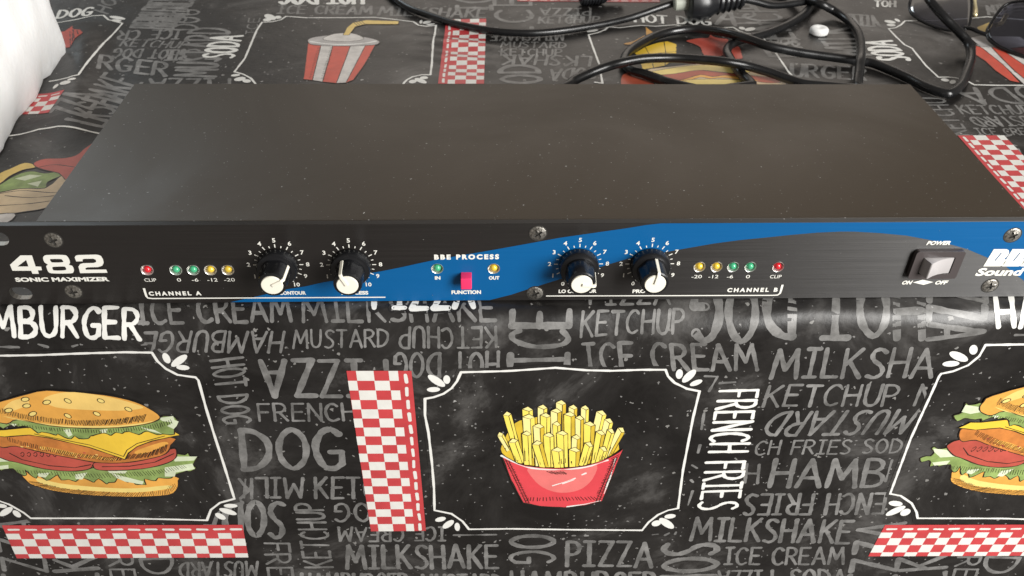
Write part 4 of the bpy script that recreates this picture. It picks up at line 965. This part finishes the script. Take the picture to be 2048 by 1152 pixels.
# countersunk cross-head screws
def make_screw():
    s = bpy.data.objects.new('screw', None); s.empty_display_size = .005; COL.objects.link(s); s.parent = UNIT
    n = 28; a_, w = .0021, .00048
    cross = [(w, a_), (-w, a_), (-w * 1.1, w * 1.1), (-a_, w), (-a_, -w), (-w * 1.1, -w * 1.1), (-w, -a_), (w, -a_), (w * 1.1, -w * 1.1), (a_, -w), (a_, w), (w * 1.1, w * 1.1)]
    oc = circ(0, 0, .0031, n)
    tri = tessellate_polygon([[Vector((x, y, 0)) for x, y in oc], [Vector((x, y, 0)) for x, y in cross]])
    flat = oc + cross
    v = [(x, y, 00.0009 - (x * x + y * y) * 58) for x, y in flat]; f = []
    for t in tri:
        a, b, c = (flat[i] for i in t); cw = (b[0] - a[0]) * (c[1] - a[1]) - (b[1] - a[1]) * (c[0] - a[0])
        f.append(tuple(t) if cw > 0 else (t[0], t[2], t[1]))
    b = len(v); v += [(x, y, .0001) for x, y in circ(0, 0, .0037, n)]; v += [(x, y, -.0004) for x, y in circ(0, 0, .00385, n)]
    for i in range(n):
        j = (i + 1) % n; f.append((i, b + i, b + j, j)); f.append((b + i, b + n + i, b + n + j, b + j))
    mesh_obj('head', v, f, ['screw'], s)
    v = [(x, y, .0008 - (x * x + y * y) * 58) for x, y in cross] + [(x * .6, y * .6, .00016) for x, y in cross]; m = len(cross)
    f = [(i, (i + 1) % m, m + (i + 1) % m, m + i) for i in range(m)] + [tuple(range(m, 2 * m))]
    mesh_obj('cross_recess', v, f, ['recess'], s)
    ring = lathe_bm([(.0037, .00005), (.0040, .00012), (.0042, .00006), (.0042, -.0003)], 32)
    bm_obj('countersink_ring', ring, ['recess'], s, smooth=True)
    return s
s0 = make_screw()
for i, (px, py, rot) in enumerate([(107, 480, 20), (147, 583, 8), (1076, 466.5, 35), (1070, 586, 22), (2025, 470, 30), (1980, 571, 12)]):
    q = at_y(px, py); s = s0 if i == 0 else copy_tree(s0, UNIT)
    s.matrix_local = Matrix.Translation((q[0], -.0001, q[2])) @ FACE @ Matrix.Rotation(math.radians(rot), 4, 'Z')

# push button
q = at_y(932.5, 553)
bm = box_bm(-.0025, .0025, -.0052, .0010, -.0031, .0031)
o = bm_obj('push_button', bm, ['pink'], UNIT, smooth=True, bevel=.0005, seg=3); o.location = (q[0], 0, q[2] - .0006); o['label'] = 'square pink push button'

# power rocker switch
sx0, sx1, sz0, sz1 = .2002, .2232, .0133, .0290
SWI = plate('power_switch', rrect(sx0, sx1, sz0, sz1, .0014), [rrect(sx0 + .0038, sx1 - .0040, sz0 + .0030, sz1 - .0032, .0008)], -.0026, -.0001, ['switch', 'recess'], UNIT, 1, 0)
mb = SWI.modifiers.new('edge', 'BEVEL'); mb.width = .0005; mb.segments = 2; mb.limit_method = 'ANGLE'
cx0, cx1 = sx0 + .0041, sx1 - .0043; cz0, cz1 = sz0 + .0034, sz1 - .0036
pr = [(cx0, .0005), (cx0, -.0012), (cx0 + .0018, -.0068), (cx0 + .0023, -.0071), (cx0 + .0032, -.0066), (cx0 + .0055, -.0051), (cx0 + .0085, -.0037), (cx0 + .0115, -.0029), (cx1 - .0004, -.0027), (cx1, -.0022), (cx1, .0005)]
bm = bmesh.new(); a = [bm.verts.new((x, y, cz0)) for x, y in pr]; b = [bm.verts.new((x, y, cz1)) for x, y in pr]
bm.faces.new(a); bm.faces.new(list(reversed(b)))
for i in range(len(a)): bm.faces.new([a[i], a[(i + 1) % len(a)], b[(i + 1) % len(a)], b[i]])
o = bm_obj('rocker', bm, ['rocker'], SWI, smooth=True, bevel=.0002, seg=2, sharp=40)
bm_obj('rocker_well', box_bm(sx0 + .003, sx1 - .003, -.0004, .0, sz0 + .002, sz1 - .002), ['recess'], SWI)

# ------------------------------------------------------------------ cables
def tube(name, pts, r, m, parent=None, n=14, k=7):
    P = np.array(smooth(pts, k)); N_ = len(P); T = np.gradient(P, axis=0); T /= np.linalg.norm(T, axis=1)[:, None]
    u = np.cross(T[0], (0, 0, 1.0)); u /= np.linalg.norm(u); v, f = [], []
    for i in range(N_):
        u = u - T[i] * (u @ T[i]); u /= np.linalg.norm(u); w = np.cross(T[i], u)
        v += [tuple(P[i] + r * (u * math.cos(2 * math.pi * j / n) + w * math.sin(2 * math.pi * j / n))) for j in range(n)]
    for i in range(N_ - 1):
        for j in range(n):
            j2 = (j + 1) % n; f.append((i * n + j, i * n + j2, (i + 1) * n + j2, (i + 1) * n + j))
    f += [tuple(reversed(range(n))), tuple(range((N_ - 1) * n, N_ * n))]
    return mesh_obj(name, v, f, [m], parent, smooth=True)
CR = .0033
def Cz(px, py, lev=1.0): return tuple(at_z(px, py, CR * lev + .0006))

# long cord: from the right-hand loop across to the left loop and in behind the unit
loop = [Cz(1838, -40, 10.5), Cz(1859, 0, 8.8), Cz(1870, 14, 8), Cz(1887, 33, 6.6), Cz(1904, 50, 5.2), Cz(1922, 68, 3.8), Cz(1935, 83, 2.6), Cz(1941, 101, 1.5)] + [Cz(*q) for q in [ (1941, 121), (1932, 148), (1922, 170), (1904, 185), (1887, 186), (1852, 174), (1817, 156), (1783, 141)]] + \
       [Cz(1748, 127), Cz(1728, 123), Cz(1693, 118, 1.2), Cz(1641, 111, 1.6), Cz(1589, 103, 2.2), Cz(1537, 92, 3), Cz(1500, 79, 3.2), Cz(1468, 69, 3), Cz(1436, 62, 2.4), Cz(1392, 58, 1.6), Cz(1347, 62, 1.2), Cz(1311, 72), Cz(1281, 87), Cz(1259, 102), Cz(1249, 116), Cz(1250, 128), Cz(1262, 139), Cz(1288, 148), Cz(1318, 158), Cz(1347, 167.5)] + \
       [(.175, .205, .0040), (.19, .178, .008), (.195, .160, .014), (.197, .150, .020)]
cab = tube('power_cord', loop, CR, 'rubber')
tag(cab, 'black power cord looping from under the sunglasses round its left bend and behind the unit', 'cable')
# second cord: comes in at the top, dips behind the unit, arches over and returns
c2 = [Cz(1665, -45), Cz(1648, -12), Cz(1635, 2), Cz(1623, 12), Cz(1606, 29.5), Cz(1580, 47), Cz(1554, 59), Cz(1528, 68.5), Cz(1505, 75), Cz(1478, 82), Cz(1460, 91), Cz(1454, 103), Cz(1459, 116), Cz(1474, 138), Cz(1488, 153), Cz(1502, 168)]
c2 += [(.178, .226, .0042), (.10, .205, .0042), (.055, .215, .0045), Cz(1140, 168, 1.2), Cz(1152, 159, 1.4), Cz(1181, 146, 1.9), Cz(1211, 134.5, 2.6), Cz(1244, 125, 3.4), Cz(1288, 117.5, 3.6), Cz(1347, 116, 3.4), Cz(1406, 119.5, 3.4), Cz(1451, 124, 3.4), Cz(1495, 132, 2.6), Cz(1537, 144, 1.8), Cz(1571, 156, 1.2), Cz(1606, 167)]
c2 += [(.235, .228, .0042), (.262, .222, .0045), Cz(1716, 172, 1.2), Cz(1719, 140, 2.4), Cz(1721, 120, 3.2), Cz(1722, 104, 3.0), Cz(1720, 78, 1.6), Cz(1711, 57), Cz(1693, 38), Cz(1667, 21, 1.6), Cz(1641, 8, 3.1), Cz(1612, -2, 2.6), Cz(1570, -16, 1.2), Cz(1520, -30)]
o = tube('extension_cord', c2, CR, 'rubber')
tag(o, 'black cord arching over the hot dog picture and back up beside the white cap', 'cable')

# third cord with its plug at the top edge
PLUG = thing('plug_lead', 'thin black lead sagging along the top edge into a chunky black mains plug', 'cable', (0, 0, 0))
R3 = .0029
def C3(px, py, lev=1.0): return tuple(at_z(px, py, R3 * lev + .0006))
tube('cord', [C3(770, -26), C3(785, -10), C3(799, 3), C3(824, 18), C3(854, 29), C3(883, 39), C3(913, 48.5), C3(957, 57.5), C3(1001, 63.5), C3(1045, 66), C3(1078, 65.5), C3(1122, 61.5), C3(1166, 55), C3(1211, 47, 1.1), C3(1252, 37.5, 1.4), C3(1274, 31, 1.8), C3(1303, 21, 2.6), C3(1333, 10.5, 3.6), C3(1352, 4.5, 4.2)], R3, 'rubber', PLUG)
pa = np.array(at_z(1350, 6, .014)); pb = np.array(at_z(1480, -3, .017)); ax = pb - pa; L = np.linalg.norm(ax); ax /= L
rot = Vector((0, 0, 1)).rotation_difference(Vector(ax)).to_matrix().to_4x4()
def along(name, prof_, m, n=32, t0=0.0, smooth_=True):
    o = bm_obj(name, lathe_bm(prof_, n), [m], PLUG, smooth=smooth_); o.matrix_local = Matrix.Translation(pa + ax * t0) @ rot; return o
along('sleeve', [(0, -.001), (.0048, -.001), (.0058, 0), (.0062, .0100), (0, .0100)], 'pale')
along('plug_body', [(0, .0098), (.0120, .0100), (.0145, .0115), (.0150, .016), (.0150, .022), (.0138, .027), (.0108, .031), (.0098, .036), (.0082, .046), (.0062, .055), (0, .056)], 'plug')
for k in range(5): along('grip_ridge', [(.0104 - k * .0006, .033 + k * .0045), (.0114 - k * .0007, .0342 + k * .0045), (.0102 - k * .0006, .0354 + k * .0045)], 'plug')
tube('cord', [tuple(pa + ax * .054), tuple(pa + ax * .066 + np.array([0, .002, -.004])), tuple(pa + ax * .085 + np.array([0, .006, -.010])), tuple(pa + ax * .12 + np.array([0, .02, -.0135]))], R3, 'rubber', PLUG)

# a second, glossy connector half out of the picture at the top
CON = thing('audio_connector', 'small glossy black connector poking in at the top edge between the lead and plug', 'connector', (0, 0, 0))
ca = np.array(at_z(1160, -8, .008)); cb = np.array(at_z(1235, -14, .008)); cx_ = (cb - ca) / np.linalg.norm(cb - ca)
rot = Vector((0, 0, 1)).rotation_difference(Vector(cx_)).to_matrix().to_4x4()
for nm, pf, m in (('shell', [(0, 0), (.0065, .0005), (.0076, .0015), (.0076, .020), (.0066, .022), (0, .022)], 'plug'), ('strain_relief', [(0, .0221), (.0054, .0221), (.0050, .030), (.0036, .038), (0, .038)], 'rubber'), ('contact', [(0, -.010), (.0028, -.0095), (.0030, -.0001), (0, -.0001)], 'bezel')):
    o = bm_obj(nm, lathe_bm(pf, 28), [m], CON, smooth=True); o.matrix_local = Matrix.Translation(ca) @ rot
for k in range(6):
    o = bm_obj('grip_ring', lathe_bm([(.0075, .003 + k * .0026), (.0083, .0036 + k * .0026), (.0083, .0044 + k * .0026), (.0075, .005 + k * .0026)], 28), ['plug'], CON, smooth=True); o.matrix_local = Matrix.Translation(ca) @ rot

# ------------------------------------------------------------------ small white cap
q = at_z(1637, 66, .001)
o = bm_obj('white_cap', lathe_bm([(0, 0), (.0062, 0), (.0071, .0009), (.0073, .0025), (.0070, .0042), (.0060, .0052), (.0044, .0055), (.0024, .0053), (.0014, .0048), (0, .0046)], 36), ['cap'], smooth=True)
o.location = (q[0], q[1], wrinkle(q[0], q[1]) + .0002)
tag(o, 'small round white plastic cap with a dimple, alone on the cloth between cords', 'cap')

# ------------------------------------------------------------------ sunglasses
SUN = thing('sunglasses', 'black framed sunglasses with dark smoky lenses lying at the top right corner', 'sunglasses', (0, 0, 0))
ga, gb = np.array(at_z(1878, 58, .001)), np.array(at_z(2032, 110, .001))
gd = (gb - ga) / np.linalg.norm(gb - ga); aw = np.array([-gd[1], gd[0], 0.0]); aw = aw if aw[1] > 0 else -aw
tilt = math.radians(32); gu = math.sin(tilt) * np.array([0, 0, 1.0]) + math.cos(tilt) * aw; gn = np.cross(gd, gu)
if gn[1] > 0: gn = -gn
def on_glasses(px, py):
    v = ray(px, py); t = ((ga - CAM) @ gn) / (v @ gn); return CAM + v * t - ga
def lens_obj(outline):
    pts = [on_glasses(*q) for q in outline]; uv = smooth([(p_ @ gd, p_ @ gu) for p_ in pts], 5, True)
    c = np.mean(np.array(uv), 0); v, f = [], []; n = len(uv); K = 7
    for off in (.0009, -.0009):
        for k in range(K + 1):
            t = k / K
            for x, y in uv: v.append(tuple(ga + gd * (c[0] + (x - c[0]) * t) + gu * (c[1] + (y - c[1]) * t) + gn * (off + .0008 * (1 - t * t))))
    m = n * (K + 1)
    for k in range(K):
        for i in range(n):
            j = (i + 1) % n; q = (k * n + i, k * n + j, (k + 1) * n + j, (k + 1) * n + i); f.append(q); f.append(tuple(m + w for w in reversed(q)))
    f += [(K * n + i, K * n + (i + 1) % n, m + K * n + (i + 1) % n, m + K * n + i) for i in range(n)]
    mesh_obj('lens', v, f, ['lens'], SUN, smooth=True)
    rim = [tuple(ga + gd * x + gu * y + gn * .0002) for x, y in uv[::2]] ; rim += rim[:2]
    tube('rim', rim, .0012, 'frame', SUN, 8, 2)
    return [np.array(r_) for r_ in rim]
r1 = lens_obj([(1822, -2), (1819, 15), (1824, 28), (1842, 42), (1870, 54), (1900, 61), (1928, 59), (1938, 50), (1942, 30), (1943, 0), (1938, -22), (1915, -34), (1870, -34), (1832, -24)])
r2 = lens_obj([(1974, 62), (1984, 43), (1995, 26), (2009, 11), (2028, 4), (2055, 3), (2085, 12), (2110, 34), (2118, 66), (2112, 100), (2090, 116), (2060, 117), (2030, 108), (2005, 98), (1985, 86), (1976, 76)])
br_ = [on_glasses(1929, 55) + ga, on_glasses(1943, 59) + ga + gn * .001, on_glasses(1958, 66) + ga + gn * .001, on_glasses(1975, 70) + ga]
tube('bridge', [tuple(x) for x in br_], .0016, 'frame', SUN, 10)
np1 = [on_glasses(1950, 31) + ga, on_glasses(1951, 18) + ga - gn * .003, on_glasses(1949, 2) + ga - gn * .004, on_glasses(1947, -10) + ga - gn * .002]
tube('nose_pad', [tuple(x) for x in np1], .0018, 'gold', SUN, 10)
np2 = [on_glasses(1993, 46) + ga - gn * .002, on_glasses(2004, 34) + ga - gn * .006, on_glasses(2014, 18) + ga - gn * .006]
tube('nose_pad', [tuple(x) for x in np2], .0018, 'gold', SUN, 10)
for e, sg in ((on_glasses(1826, -18) + ga, -1), (on_glasses(2114, 40) + ga, 1)):
    b0 = -gn if (-gn)[2] > -2 else gn
    tube('temple', [tuple(e), tuple(e + aw * .02 + np.array([0, 0, -.004])), tuple(e + aw * .06 + np.array([0, 0, -e[2] * .5])), tuple(e + aw * .11 + np.array([0, 0, -e[2] + .002]))], .0016, 'frame', SUN, 10)

# ------------------------------------------------------------------ polystyrene block
bm = bmesh.new()
nx_, ny_, nz_ = 26, 34, 14
def foam_pt(i, j, k):
    y = .05 + (.2855 - .05) * j / ny_
    xr = -.2787 + (-.2949 + .2787) * (y - .1324) / (.2855 - .1324)
    x = -.50 + (xr + .50) * i / nx_; z = .001 + .099 * k / nz_
    e = noise.noise((x * 34, y * 34, z * 34)) * .0042 + noise.noise((x * 95, y * 95, z * 95)) * .0007
    if i == nx_:
        u = 1 - min(1, z / .026)
        x += e - max(0, u) * (.004 + .006 * (noise.noise((y * 40, 2.2, 0)) + .3)) * (1 if y < .25 else .4)
    if j == ny_: y += e * .5
    if k == nz_: z += e * .5
    return (x, y, z)
vm = {}
def V(i, j, k):
    if (i, j, k) not in vm: vm[(i, j, k)] = bm.verts.new(foam_pt(i, j, k))
    return vm[(i, j, k)]
for i in range(nx_):
    for j in range(ny_):
        for k in (0, nz_): bm.faces.new([V(i, j, k), V(i + 1, j, k), V(i + 1, j + 1, k), V(i, j + 1, k)])
for i in range(nx_):
    for k in range(nz_):
        for j in (0, ny_): bm.faces.new([V(i, j, k), V(i + 1, j, k), V(i + 1, j, k + 1), V(i, j, k + 1)])
for j in range(ny_):
    for k in range(nz_):
        for i in (0, nx_): bm.faces.new([V(i, j, k), V(i, j + 1, k), V(i, j + 1, k + 1), V(i, j, k + 1)])
o = bm_obj('foam_block', bm, ['foam'], smooth=True, sharp=55)
tag(o, 'bright white polystyrene block with a crumbly broken edge at the left', 'foam block')
